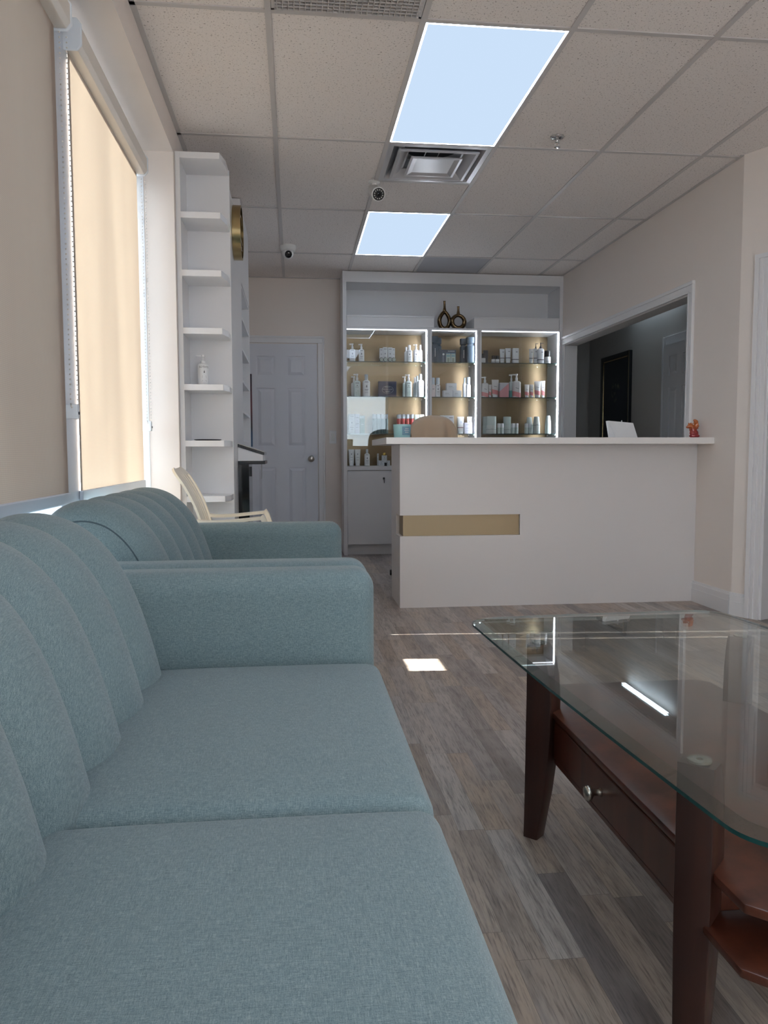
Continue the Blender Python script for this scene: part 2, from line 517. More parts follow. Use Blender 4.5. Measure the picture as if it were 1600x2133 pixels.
# left wall: dropped head over the recess, pillar, low wall under the glass
bm = new()
quad_box(bm, -0.95, XF, -2.3, BACK, 2.52, CZ)
quad_box(bm, -0.95, XF, 4.248, BACK, 0.0, 2.52)
quad_box(bm, -0.95, -0.76, -2.3, 4.248, 0.0, 0.70)
quad_box(bm, -0.95, -0.76, -0.55, 0.62, 0.70, 2.52)
quad_box(bm, -0.95, -0.76, -2.3, -2.1, 0.70, 2.52)
struct('wall_left', bm, M['wall'])

bm = new(); quad_box(bm, -0.95, RIGHT, BACK, BACK + 0.12, 0, CZ); struct('wall_back', bm, M['wall'])

# right wall with the wide opening to the corridor, then the angled piece with the doorway
A = Vector((RIGHT, 4.37, 0)); ang = math.radians(25)
dv = Vector((math.sin(ang), -math.cos(ang), 0)); nv = Vector((-math.cos(ang), -math.sin(ang), 0))
def slab(bm, s0, s1, z0, z1, t0, t1):
    """box along the angled wall: s along it, t outward into the room"""
    v = []
    for z in (z0, z1):
        for s, t in ((s0, t0), (s1, t0), (s1, t1), (s0, t1)):
            p = A + dv * s + nv * t
            v.append(bm.verts.new((p.x, p.y, z)))
    fs = [bm.faces.new([v[i] for i in f]) for f in ((3, 2, 1, 0), (4, 5, 6, 7), (0, 1, 5, 4), (1, 2, 6, 5), (2, 3, 7, 6), (3, 0, 4, 7))]
    bmesh.ops.recalc_face_normals(bm, faces=fs)
OY0, OY1, OZ = 4.965, 7.36, 2.010
bm = new()
prism(bm, [(RIGHT, 4.37), (RIGHT, OY0), (RIGHT + 0.12, OY0), (RIGHT + 0.12, 4.40)], 'z', 0, CZ)
quad_box(bm, RIGHT, RIGHT + 0.12, OY0, OY1, OZ, CZ)
quad_box(bm, RIGHT, RIGHT + 0.12, OY1, BACK, 0, CZ)
slab(bm, 0, 0.175, 0, CZ, -0.11, 0)
slab(bm, 0.175, 1.005, 2.015, CZ, -0.11, 0)
slab(bm, 1.005, 1.30, 0, CZ, -0.11, 0)
B = A + dv * 1.30
quad_box(bm, B.x, B.x + 0.12, -2.3, B.y, 0, CZ)
struct('wall_right', bm, M['wall'])

# corridor beyond the opening and the room beyond the doorway
bm = new()
quad_box(bm, 3.75, 3.87, 4.62, 10.0, 0, CZ)
quad_box(bm, RIGHT + 0.12, 3.87, 9.72, 9.84, 0, CZ)
quad_box(bm, RIGHT, RIGHT + 0.12, BACK, 9.84, 0, CZ)
quad_box(bm, RIGHT + 0.12, 3.87, 4.50, 4.62, 0, CZ)
quad_box(bm, 4.6, 4.72, 1.6, 4.62, 0, CZ)
quad_box(bm, 3.87, 4.72, 4.50, 4.62, 0, CZ)
quad_box(bm, B.x + 0.12, 4.72, 1.6, 1.72, 0, CZ)
struct('wall_corridor', bm, M['hall_wall'])

# front wall with the shop window behind the camera
bm = new()
quad_box(bm, -0.95, B.x + 0.12, -2.42, -2.30, 0, 0.12)
quad_box(bm, -0.95, B.x + 0.12, -2.42, -2.30, 2.27, CZ)
quad_box(bm, -0.95, 1.10, -2.42, -2.30, 0.12, 2.52)
quad_box(bm, 2.05, B.x + 0.12, -2.42, -2.30, 0.12, 2.52)
struct('wall_front', bm, M['wall'])
bm = new()
for x in (1.10, 2.00):
    quad_box(bm, x, x + 0.05, -2.39, -2.33, 0.12, 2.27)
for z in (0.12, 2.22):
    quad_box(bm, 1.10, 2.05, -2.39, -2.33, z, z + 0.05)
w3 = struct('window_3', bm, M['alu'])
box('pane', (1.15, 2.0, -2.364, -2.356, 0.17, 2.22), M['pane'], w3)

# side windows
bm = new()
quad_box(bm, XW - 0.05, -0.765, 2.685, 2.914, 0.70, 2.52, 0.004)      # wide post between the lights
quad_box(bm, XW - 0.04, XW + 0.03, 0.62, 2.70, 0.70, 0.745, 0.003)
quad_box(bm, XW - 0.04, XW + 0.03, 0.62, 2.70, 2.42, 2.52, 0.003)
quad_box(bm, XW - 0.04, XW + 0.03, 0.62, 0.67, 0.70, 2.52, 0.003)
w1 = struct('window_1', bm, M['alu'])
box('pane', (XW - 0.012, XW - 0.004, 0.66, 2.70, 0.74, 2.43), M['pane'], w1)
bm = new()
quad_box(bm, XW - 0.04, XW + 0.03, 2.83, 4.248, 0.70, 0.745, 0.003)
quad_box(bm, XW - 0.04, XW + 0.03, 2.83, 4.248, 2.42, 2.52, 0.003)
quad_box(bm, XW - 0.04, -0.806, 4.085, 4.205, 0.70, 2.52, 0.003)
quad_box(bm, XW - 0.04, XW + 0.025, 4.216, 4.248, 0.70, 2.52, 0.003)
quad_box(bm, XW + 0.0255, -0.757, 4.243, 4.2478, 0.70, 2.519)
w2 = struct('window_2', bm, M['frame_white'])
box('pane', (XW - 0.012, XW - 0.004, 2.84, 4.24, 0.74, 2.43), M['pane'], w2)
bm = new(); quad_box(bm, -0.80, -0.735, 0.62, 4.248, 0.68, 0.702, 0.004); struct('trim_2', bm, M['trim'])

bm = new()  # unseen side window without blind, added to let in more light
for y in (-2.1, -1.35, -0.60):
    quad_box(bm, XW - 0.04, XW + 0.03, y, y + 0.05, 0.70, 2.52, 0.003)
for z in (0.70, 2.47):
    quad_box(bm, XW - 0.04, XW + 0.03, -2.1, -0.55, z, z + 0.05, 0.003)
w4 = struct('added_window', bm, M['alu'])
box('pane', (XW - 0.012, XW - 0.004, -2.06, -0.58, 0.745, 2.475), M['pane'], w4)

# outside: pavement, hedge, unseen wall added to keep sun off the near blind
bm = new(); quad_box(bm, -40, -0.96, -30, 60, -0.3, -0.12); struct('ground', bm, plain('pavement', (92, 99, 108), 0.8))
bm = new(); quad_box(bm, -4.3, -4.0, 0.86, 2.98, -0.12, 4.6)
struct('wall_sun_block', bm, plain('sun_block_stucco', (200, 206, 214), 0.8))
def m_hedge():
    t = NT('hedge_leaves'); co = t.coord()
    n = t.noise(co, 9.0, 5.0, 0.7)
    col = t.ramp(n, [(0.35, lin((70, 92, 52))), (0.5, lin((132, 152, 92))), (0.66, lin((196, 206, 150)))])
    return t.done(t.bsdf(col, 0.8, 0, 0.2, t.bump(n, 0.8, 0.1)))
bm = new()
def hedge_fn(p):
    n = Vector((p.x, p.y * 1.7, p.z * 2.1))
    d = math.sin(n.x * 9 + n.y * 5) * 0.05 + math.sin(n.y * 13 + n.z * 7) * 0.05 + math.sin(n.z * 11 + n.x * 3) * 0.04
    return p + Vector((d, d * 0.5, d))
rbox(bm, ((-9.6, -8.4), (16, 44), (-0.12, 0.9)), 0.25, 3, 40, hedge_fn)
h = obj('hedge', bm, m_hedge(), None, True)
tag(h, 'low clipped green hedge outside, seen under the glowing blind', 'hedge')

# casing round the opening
bm = new()
cw = 0.072
quad_box(bm, RIGHT - 0.012, RIGHT, OY0 - cw, OY0, 0, OZ, 0.002)
quad_box(bm, RIGHT - 0.012, RIGHT, OY1, OY1 + 0.045, 0, OZ, 0.002)
quad_box(bm, RIGHT - 0.0124, RIGHT, OY0 - cw, OY1 + 0.045, OZ + 0.0005, OZ + cw, 0.002)
quad_box(bm, RIGHT - 0.020, RIGHT - 0.0005, OY0 - cw - 0.0005, OY0 - cw + 0.022, 0, OZ + cw - 0.0225, 0.003)
quad_box(bm, RIGHT - 0.0204, RIGHT - 0.0005, OY0 - cw - 0.0005, OY1 + 0.0455, OZ + cw - 0.022, OZ + cw + 0.0005, 0.003)
quad_box(bm, RIGHT - 0.016, RIGHT - 0.0005, OY0 - 0.014, OY0 + 0.0005, 0, OZ - 0.0005, 0.002)
quad_box(bm, RIGHT - 0.0164, RIGHT - 0.0005, OY0 - 0.014, OY1 + 0.01, OZ, OZ + 0.014, 0.002)
quad_box(bm, RIGHT, RIGHT + 0.12, OY0, OY0 + 0.012, 0, OZ)
quad_box(bm, RIGHT, RIGHT + 0.12, OY1 - 0.012, OY1, 0, OZ)
struct('trim_3', bm, M['trim'])
bm = new(); quad_box(bm, RIGHT, RIGHT + 0.12, OY0 + 0.012, OY1 - 0.012, OZ - 0.012, OZ); struct('trim_4', bm, M['hall_wall'])

# doorway in the angled wall
bm = new()
for s0, s1 in ((0.100, 0.183), (0.997, 1.080)):
    o = 1 if s0 < 0.5 else -1
    slab(bm, s0, s1, 0, 2.07, 0, 0.012)
    e0, e1 = (s0, s0 + 0.026) if o == 1 else (s1 - 0.026, s1)
    slab(bm, e0, e1, 0, 2.083, 0.012, 0.021)
    m0, m1 = (s0 + 0.034, s0 + 0.050) if o == 1 else (s1 - 0.050, s1 - 0.034)
    slab(bm, m0, m1, 0, 2.08, 0.012, 0.017)
    i0, i1 = (s1 - 0.016, s1) if o == 1 else (s0, s0 + 0.016)
    slab(bm, i0, i1, 0, 2.04, 0.012, 0.016)
slab(bm, 0.100, 1.080, 2.015, 2.088, 0, 0.0124)
slab(bm, 0.0995, 1.0805, 2.064, 2.0885, 0.0124, 0.0214)
slab(bm, 0.168, 1.012, 2.006, 2.022, 0.0124, 0.0164)
slab(bm, 0.175, 0.195, 0, 2.035, -0.115, 0.0)
slab(bm, 0.985, 1.005, 0, 2.035, -0.115, 0.0)
slab(bm, 0.175, 1.005, 1.99, 2.015, -0.115, 0.0)
d2 = struct('door_2', bm, M['trim'])

# baseboard on the right wall and the angled piece
bm = new()
for z0, z1, t in ((0, 0.085, 0.017), (0.085, 0.105, 0.013), (0.105, 0.120, 0.016), (0.120, 0.135, 0.009)):
    quad_box(bm, RIGHT - t, RIGHT, 4.37, 4.81, z0, z1)
    slab(bm, 0.0, 0.100, z0, z1, 0, t)
struct('baseboard_right', bm, M['trim'])
bm = new(); quad_box(bm, 0.305, 0.455, BACK - 0.014, BACK, 0, 0.12, 0.003); struct('baseboard_back', bm, M['trim'])

# six-panel doors
def six_panel(parent, x0, x1, z0, z1, T, mat):
    """door leaf in the local X-Z plane facing -Y at y=0, T maps a local point to the world"""
    bm = new()
    w = x1 - x0
    st, mid = 0.115 * w / 0.70, 0.115 * w / 0.70
    pw = (w - 2 * st - mid) / 2
    xs = [(x0 + st, x0 + st + pw), (x1 - st - pw, x1 - st)]
    H = z1 - z0
    zs = [(z0 + 0.25 * H / 2.04, z0 + 0.835 * H / 2.04), (z0 + 1.035 * H / 2.04, z0 + 1.61 * H / 2.04), (z0 + 1.725 * H / 2.04, z0 + 1.92 * H / 2.04)]
    def q(a, b, c, d, y0, y1):
        quad_box(bm, a, b, y0, y1, c, d)
    xc = [x0, xs[0][0], xs[0][1], xs[1][0], xs[1][1], x1]
    zc = [z0, zs[0][0], zs[0][1], zs[1][0], zs[1][1], zs[2][0], zs[2][1], z1]
    q(x0, x1, z0, z1, 0.012, 0.035)
    for i in (0, 2, 4):
        q(xc[i], xc[i + 1], z0, z1, 0.0, 0.012)
    for i in (1, 3):
        for k in (0, 2, 4, 6):
            q(xc[i], xc[i + 1], zc[k], zc[k + 1], 0.0, 0.012)
        for k in (1, 3, 5):
            a, b, c, d = xc[i], xc[i + 1], zc[k], zc[k + 1]
            g, sl = 0.012, 0.028
            o = [(a + g, c + g), (b - g, c + g), (b - g, d - g), (a + g, d - g)]
            n = [(a + g + sl, c + g + sl), (b - g - sl, c + g + sl), (b - g - sl, d - g - sl), (a + g + sl, d - g - sl)]
            vo = [bm.verts.new((u, 0.012, v)) for u, v in o]; vn = [bm.verts.new((u, 0.003, v)) for u, v in n]
            bm.faces.new(vn)
            for m in range(4):
                bm.faces.new((vo[m], vo[(m + 1) % 4], vn[(m + 1) % 4], vn[m]))
    bmesh.ops.recalc_face_normals(bm, faces=bm.faces)
    bmesh.ops.transform(bm, matrix=T, verts=bm.verts)
    return struct('leaf', bm, mat, parent)
bm = new()
DX0, DX1, DT = -0.475, 0.229, 2.038
for a, b in ((DX1 + 0.008, DX1 + 0.072), (DX0 - 0.072, DX0 - 0.008)):
    quad_box(bm, a, b, BACK - 0.014, BACK, 0, DT + 0.012, 0.002)
quad_box(bm, DX0 - 0.072, DX1 + 0.072, BACK - 0.0144, BACK, DT + 0.0125, DT + 0.078, 0.002)
quad_box(bm, DX1 + 0.052, DX1 + 0.0725, BACK - 0.021, BACK - 0.0005, 0, DT + 0.0575, 0.003)
quad_box(bm, DX0 - 0.0725, DX0 - 0.052, BACK - 0.021, BACK - 0.0005, 0, DT + 0.0575, 0.003)
quad_box(bm, DX0 - 0.0725, DX1 + 0.0725, BACK - 0.0214, BACK - 0.0005, DT + 0.058, DT + 0.0785, 0.003)
d1 = struct('door_1', bm, M['trim'])
six_panel(d1, DX0, DX1, 0.012, DT, Matrix.Translation((0, BACK - 0.036, 0)), M['door'])
bm = new()
lathe(bm, [(0.030, 0), (0.031, -0.006), (0.014, -0.010), (0.012, -0.030), (0.026, -0.040), (0.030, -0.052), (0.022, -0.062), (0.004, -0.064)], (0.163, BACK - 0.036, 0.920), 20, 1, 'y')
kn = struct('door_knob', bm, M['nickel'], d1, smooth=True); kn['label'] = 'brushed nickel round knob'

# corridor door and its casing, on the far corridor wall
bm = new()
hy0, hy1, hz = 6.95, 7.60, 2.05
for a, b, c, d in ((hy1, hy1 + 0.085, 0, hz + 0.085), (hy0 - 0.085, hy0, 0, hz + 0.085), (hy0, hy1, hz, hz + 0.085)):
    quad_box(bm, 3.732, 3.75, a, b, c, d, 0.004)
quad_box(bm, 3.726, 3.75, hy1 + 0.06, hy1 + 0.085, 0, hz + 0.085, 0.003)
quad_box(bm, 3.728, 3.75, hy1, hy1 + 0.015, 0, hz, 0.003)
d3 = struct('door_3', bm, M['hall_trim'])
T = Matrix.Translation((3.712, 0, 0)) @ Matrix.Rotation(-PI / 2, 4, 'Z')
six_panel(d3, -hy1, -hy0, 0.012, hz, T, M['hall_trim'])

# light switch
t = thing('light_switch', 'white double light switch on the grey wall right of the panelled door', 'light switch', (0.380, BACK, 1.134))
box('switch_plate', (0.345, 0.415, BACK - 0.007, BACK, 1.070, 1.198), M['trim'], t, 0.002)
box('rocker', (0.364, 0.396, BACK - 0.012, BACK - 0.006, 1.10, 1.168), M['cam_white'], t, 0.002)

# ------------------------------------------------------------------ ceiling fittings
def light_panel(y0, y1, label):
    x0, x1 = gx[2] + 0.014, gx[3] - 0.014
    t = thing('ceiling_light_panel', label, 'ceiling light', ((x0 + x1) / 2, (y0 + y1) / 2, CZ), 'lit panels in the tiled ceiling')
    box('diffuser', (x0 + 0.007, x1 - 0.007, y0 + 0.007, y1 - 0.007, CZ - 0.004, CZ - 0.001), M['panel_light'], t)
    bm = new()
    for a, b, c, d in ((x0, x0 + 0.007, y0, y1), (x1 - 0.007, x1, y0, y1), (x0 + 0.007, x1 - 0.007, y0, y0 + 0.007), (x0 + 0.007, x1 - 0.007, y1 - 0.007, y1)):
        quad_box(bm, a, b, c, d, CZ - 0.005, CZ - 0.001)
    r = obj('edge_rim', bm, M['panel_rim'], t); r['label'] = 'brighter glowing edge'
light_panel(3.197, 4.390, 'large lit ceiling panel nearer the camera, above the air diffuser')
light_panel(5.636, 6.827, 'smaller looking lit ceiling panel beyond the bullet camera, near the cabinet')

def added_light(y0, y1, label):  # unseen ceiling lights, added to brighten the seating from above
    x0, x1 = gx[2] + 0.014, gx[3] - 0.014
    t = thing('added_ceiling_light', label, 'ceiling light', ((x0 + x1) / 2, (y0 + y1) / 2, CZ), 'added ceiling lights over and behind the camera')
    box('diffuser', (x0 + 0.02, x1 - 0.02, y0 + 0.02, y1 - 0.02, CZ - 0.006, CZ - 0.001), M['added_light_glow'], t)
    bm = new()
    for a, b, c, d in ((x0, x0 + 0.02, y0, y1), (x1 - 0.02, x1, y0, y1), (x0 + 0.02, x1 - 0.02, y0, y0 + 0.02), (x0 + 0.02, x1 - 0.02, y1 - 0.02, y1)):
        quad_box(bm, a, b, c, d, CZ - 0.007, CZ - 0.001)
    obj('frame', bm, M['grid'], t)
added_light(0.759, 1.950, 'added bright ceiling light above the seating, out of view')
added_light(-1.680, -0.489, 'added bright ceiling light behind the seating, out of view')

t = thing('air_diffuser', 'square stepped metal air diffuser beside the large lit panel', 'air vent', (gx[2] + 0.305, 4.707, CZ))
cx, cy = gx[2] + 0.305, 4.707
def frame_ring(bm, h0, h1, z0, z1):
    """sloped square ring from half-width h0 at z0 to h1 at z1"""
    a = [bm.verts.new((cx + sx * h0, cy + sy * h0, z0)) for sx, sy in ((-1, -1), (1, -1), (1, 1), (-1, 1))]
    b = [bm.verts.new((cx + sx * h1, cy + sy * h1, z1)) for sx, sy in ((-1, -1), (1, -1), (1, 1), (-1, 1))]
    for k in range(4):
        bm.faces.new((a[k], a[(k + 1) % 4], b[(k + 1) % 4], b[k]))
    return a, b
bm = new()
frame_ring(bm, 0.2925, 0.262, CZ - 0.004, CZ - 0.005); frame_ring(bm, 0.262, 0.215, CZ - 0.005, CZ + 0.060); frame_ring(bm, 0.215, 0.20, CZ + 0.060, CZ + 0.095)
frame_ring(bm, 0.2925, 0.2925, CZ - 0.004, CZ + 0.002)
obj('outer_frame', bm, M['steel_paint'], t)
bm = new()
frame_ring(bm, 0.232, 0.215, CZ - 0.012, CZ - 0.014); frame_ring(bm, 0.215, 0.165, CZ - 0.014, CZ + 0.026); frame_ring(bm, 0.165, 0.155, CZ + 0.026, CZ + 0.028); frame_ring(bm, 0.232, 0.230, CZ - 0.012, CZ - 0.004); frame_ring(bm, 0.230, 0.160, CZ - 0.004, CZ + 0.034)
obj('middle_ring', bm, M['steel_paint'], t)
bm = new()
a, b = frame_ring(bm, 0.150, 0.136, CZ - 0.020, CZ - 0.021)
_, c_ = frame_ring(bm, 0.136, 0.085, CZ - 0.021, CZ - 0.004)
bm.faces.new(c_)
a, b = frame_ring(bm, 0.150, 0.148, CZ - 0.020, CZ - 0.012); bm.faces.new(b)
obj('centre_plate', bm, M['steel_paint'], t)
bm = new(); lathe(bm, [(0.05, CZ - 0.0045), (0.046, CZ - 0.008), (0.02, CZ - 0.0085), (0.018, CZ - 0.006), (0.006, CZ - 0.006)], (cx, cy, 0), 28); obj('hub', bm, M['steel_paint'], t, True, 0.5)
bm = new(); quad_box(bm, cx - 0.29, cx + 0.29, cy - 0.29, cy + 0.29, CZ + 0.096, CZ + 0.104); obj('plenum_plate', bm, M['steel_paint'], t)
bm = new(); lathe(bm, [(0.165, CZ + 0.0945), (0.165, CZ + 0.0955)], (cx, cy, 0), 32)
obj('duct_opening', bm, M['duct'], t)
for sx in (-0.04, 0.04):
    bm = new(); tube(bm, [(cx + sx, cy - 0.205, CZ + 0.066), (cx + sx, cy + 0.205, CZ + 0.066)], 0.003, 6)
    obj('support_bar', bm, M['steel_paint'], t)

# egg-crate return grille
t = thing('return_grille', 'egg crate return air grille at the top edge of the ceiling view', 'air vent', (gx[1] + 0.305, 2.88, CZ))
bm = new(); x0, x1, y0, y1 = gx[1] + 0.014, gx[2] - 0.014, 2.588, 3.169
for a, b, c, d in ((x0, x0 + 0.012, y0, y1), (x1 - 0.012, x1, y0, y1), (x0, x1, y0, y0 + 0.012), (x0, x1, y1 - 0.012, y1)):
    quad_box(bm, a, b, c, d, CZ - 0.006, CZ - 0.0005)
obj('frame', bm, M['grid'], t)
bm = new()
n = 27
for k in range(1, n):
    x = x0 + (x1 - x0) * k / n; y = y0 + (y1 - y0) * k / n
    quad_box(bm, x - 0.0013, x + 0.0013, y0 + 0.012, y1 - 0.012, CZ - 0.016, CZ - 0.002)
    quad_box(bm, x0 + 0.012, x1 - 0.012, y - 0.0013, y + 0.0013, CZ - 0.016, CZ - 0.002)
obj('egg_crate', bm, M['grid'], t)
box('backing', (x0 + 0.012, x1 - 0.012, y0 + 0.012, y1 - 0.012, CZ - 0.002, CZ - 0.0008), plain('grille_dark', (96, 90, 84), 0.8), t)

# grey panel near the cabinet
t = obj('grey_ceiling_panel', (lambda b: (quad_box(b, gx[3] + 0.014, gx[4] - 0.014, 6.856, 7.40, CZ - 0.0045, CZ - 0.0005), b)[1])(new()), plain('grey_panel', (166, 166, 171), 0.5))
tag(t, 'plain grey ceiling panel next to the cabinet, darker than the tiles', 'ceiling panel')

# sprinkler
t = thing('fire_sprinkler', 'small chrome fire sprinkler hanging from the right of the ceiling', 'sprinkler', (1.432, 4.237, CZ))
bm = new(); lathe(bm, [(0.038, CZ - 0.0005), (0.036, CZ - 0.006), (0.020, CZ - 0.010), (0.012, CZ - 0.012)], (1.432, 4.237, 0), 24); obj('escutcheon', bm, M['chrome'], t, True)
bm = new(); lathe(bm, [(0.010, CZ - 0.010), (0.009, CZ - 0.028), (0.006, CZ - 0.030)], (1.432, 4.237, 0), 14); obj('body', bm, M['chrome'], t, True)
bm = new()
for s in (-1, 1):
    tube(bm, [(1.432 + s * 0.008, 4.237, CZ - 0.026), (1.432 + s * 0.012, 4.237, CZ - 0.040), (1.432 + s * 0.002, 4.237, CZ - 0.052)], 0.0022, 6)
obj('frame_arm', bm, M['chrome'], t, True)
bm = new(); lathe(bm, [(0.003, CZ - 0.050), (0.016, CZ - 0.054), (0.016, CZ - 0.056), (0.003, CZ - 0.057)], (1.432, 4.237, 0), 16); obj('deflector', bm, M['chrome'], t)

# bullet camera
bx, by = 0.517, 5.03
t = thing('bullet_camera', 'white bullet security camera with ring of small lights, below the diffuser', 'security camera', (bx, by, CZ))
bm = new(); lathe(bm, [(0.036, CZ - 0.0005), (0.036, CZ - 0.008), (0.018, CZ - 0.016), (0.015, CZ - 0.045), (0.012, CZ - 0.05)], (bx, by, 0), 20); obj('mount', bm, M['cam_white'], t, True, 0.9)
ax = Vector((0.10, -0.86, -0.42)).normalized()
c0 = Vector((bx, by + 0.01, CZ - 0.055))
def lathe_dir(bm, prof, c, d, n=24):
    lathe(bm, prof, (0, 0, 0), n)
    q = Vector((0, 0, 1)).rotation_difference(d).to_matrix().to_4x4()
    bmesh.ops.transform(bm, matrix=Matrix.Translation(c) @ q, verts=bm.verts)
bm = new(); lathe_dir(bm, [(0.020, -0.04), (0.036, -0.03), (0.039, 0.0), (0.039, 0.10), (0.042, 0.105), (0.042, 0.135), (0.038, 0.137)], c0, ax); obj('housing', bm, M['cam_white'], t, True, 0.7)
bm = new(); lathe_dir(bm, [(0.037, 0.1355), (0.037, 0.139)], c0, ax); f = obj('face_plate', bm, M['black_plastic'], t)
bm = new()
u = ax.orthogonal().normalized(); v = ax.cross(u)
for k in range(12):
    a = 2 * PI * k / 12
    p = c0 + ax * 0.139 + (u * math.cos(a) + v * math.sin(a)) * 0.026
    b2 = new(); lathe_dir(b2, [(0.0042, 0), (0.0038, 0.003), (0.001, 0.0035)], p, ax, 10)
    me = bpy.data.meshes.new('x'); b2.to_mesh(me); b2.free(); bm.from_mesh(me); bpy.data.meshes.remove(me)
obj('light_ring', bm, plain('ir_led', (196, 196, 190), 0.3), f, True)
bm = new(); lathe_dir(bm, [(0.014, 0.139), (0.012, 0.142), (0.002, 0.1425)], c0, ax); obj('lens', bm, M['black_gloss'], f, True)

# dome camera
bx, by = -0.036, 6.62
t = thing('dome_camera', 'white turret security camera over the panelled door', 'security camera', (bx, by, CZ))
bm = new(); lathe(bm, [(0.066, CZ + 0.0004), (0.066, CZ - 0.02), (0.058, CZ - 0.04), (0.050, CZ - 0.045)], (bx, by, 0), 28); obj('ceiling_mount', bm, M['cam_white'], t, True, 0.7)
bm = new(); bmesh.ops.create_uvsphere(bm, u_segments=24, v_segments=16, radius=0.046, matrix=Matrix.Translation((bx, by, CZ - 0.062)))
bl = obj('ball', bm, M['cam_white'], t, True)
ax = Vector((0.12, -0.90, -0.42)).normalized()
bm = new(); lathe_dir(bm, [(0.031, 0.030), (0.029, 0.042), (0.022, 0.047), (0.004, 0.048)], Vector((bx, by, CZ - 0.062)), ax); obj('lens', bm, M['black_gloss'], bl, True)

# corridor light
t = thing('corridor_light', 'narrow bright ceiling light in the dark corridor, seen mirrored in the glass table', 'ceiling light', (3.68, 7.7, CZ))
box('housing', (3.655, 3.705, 7.28, 8.36, CZ - 0.02, CZ - 0.001), M['white_board'], t)
box('diffuser', (3.660, 3.700, 7.30, 8.34, CZ - 0.026, CZ - 0.0195), M['hall_led'], t)

# corridor picture
t = thing('framed_picture', 'dark painting in black and gold frame on the corridor wall', 'picture', (3.75, 8.85, 1.6))
py0, py1, pz0, pz1 = 8.435, 9.25, 0.80, 2.115
bm = new()
for a, b, c, d in ((py0, py0 + 0.05, pz0, pz1), (py1 - 0.05, py1, pz0, pz1), (py0 + 0.05, py1 - 0.05, pz0, pz0 + 0.05), (py0 + 0.05, py1 - 0.05, pz1 - 0.05, pz1)):
    quad_box(bm, 3.712, 3.75, a, b, c, d, 0.004)
obj('frame', bm, M['black_plastic'], t)
bm = new()
for a, b, c, d in ((py0 + 0.05, py0 + 0.066, pz0 + 0.05, pz1 - 0.05), (py1 - 0.066, py1 - 0.05, pz0 + 0.05, pz1 - 0.05), (py0 + 0.066, py1 - 0.066, pz0 + 0.05, pz0 + 0.066), (py0 + 0.066, py1 - 0.066, pz1 - 0.066, pz1 - 0.05)):
    quad_box(bm, 3.722, 3.74, a, b, c, d, 0.002)
quad_box(bm, 3.7105, 3.712, py0 + 0.004, py0 + 0.016, pz0, pz1)
i_ = obj('inner_border', bm, M['brass'], t); i_['label'] = 'thin gold border'
def m_paint():
    tt = NT('dark_canvas'); co = tt.coord()
    s = tt.n('ShaderNodeSeparateXYZ'); tt.l(co, s.inputs[0])
    n = tt.noise(co, 14.0, 4.0, 0.6)
    y, z = tt.math('SUBTRACT', s.outputs[1], -0.04), tt.math('SUBTRACT', s.outputs[2], 0.10)
    r = tt.math('SQRT', tt.math('ADD', tt.math('MULTIPLY', y, y), tt.math('MULTIPLY', z, z)))
    blob = tt.math('MULTIPLY', tt.ramp_f(r, 0.16, 0.05), tt.ramp_f(n, 0.5, 0.62))
    col = tt.mix(tt.noise(co, 2.0, 2.0), lin((22, 26, 32)), lin((38, 44, 58)))
    col = tt.mix(tt.math('MULTIPLY', blob, 0.7), col, lin((150, 146, 120)))
    return tt.done(tt.bsdf(col, 0.4, 0, 0.4))
box('canvas', (3.728, 3.738, py0 + 0.066, py1 - 0.066, pz0 + 0.066, pz1 - 0.066), m_paint(), t)

# ------------------------------------------------------------------ roller blinds
def blind(y0, y1, label, kind_rail_over=0.0):
    t = thing('roller_blind', label, 'window blind', (-0.745, (y0 + y1) / 2, 2.40), 'roller blinds on the side windows')
    bm = new()
    prism(bm, [(-0.79, 2.345), (-0.722, 2.345), (-0.708, 2.362), (-0.708, 2.422), (-0.722, 2.440), (-0.79, 2.440)], 'y', y0 - 0.012, y1 + 0.012, 0.002)
    c = obj('cassette', bm, M['cassette'], t)
    bm = new()
    for y in (y0 - 0.022, y1 + 0.012):
        bm = new()
        prism(bm, [(-0.792, 2.338), (-0.720, 2.338), (-0.704, 2.358), (-0.704, 2.426), (-0.720, 2.446), (-0.792, 2.446)], 'y', y, y + 0.010, 0.003)
        obj('end_cap', bm, M['frame_white'], c)
    bm = new(); quad_box(bm, -0.7583, -0.7577, y0, y1, 0.836, 2.360)
    obj('fabric', bm, M['blind'], t)
    bm = new(); lathe(bm, [(0.018, y0 + 0.003), (0.018, y1 - 0.003)], (-0.760, 0, 2.372), 20, 1, 'y'); obj('roller', bm, M['blind'], t, True, 0.6)
    bm = new(); quad_box(bm, -0.764, -0.750, y0 - 0.003, y1 + 0.006, 0.800, 0.838, 0.004); obj('bottom_rail', bm, M['alu'], t)
    yc = y1 + (0.02 if y1 < 3 else 0.05)
    bm = new()
    pts = []
    for s, x in ((-1, -0.742), (1, -0.728)):
        n = 74
        for k in range(n):
            z = 2.33 - (2.33 - 1.135) * k / (n - 1)
            bmesh.ops.create_icosphere(bm, subdivisions=1, radius=0.0032, matrix=Matrix.Translation((x, yc + s * 0.016, z)))
    for k in range(9):
        a = PI * k / 8
        bmesh.ops.create_icosphere(bm, subdivisions=1, radius=0.0032, matrix=Matrix.Translation((-0.735 - 0.007 * math.cos(a), yc - 0.016 * math.cos(a), 1.135 - 0.016 * math.sin(a))))
    obj('pull_chain', bm, M['chain'], t, True)
    bm = new(); quad_box(bm, -0.765, -0.722, yc - 0.012, yc + 0.012, 1.085, 1.135, 0.004)
    hl = obj('chain_holder', bm, M['frame_white'], t)
    bm = new(); lathe(bm, [(0.005, -0.722), (0.005, -0.719)], (0, yc, 1.105), 12, 1, 'x'); obj('screw', bm, M['dark_grey'], hl)
    return t
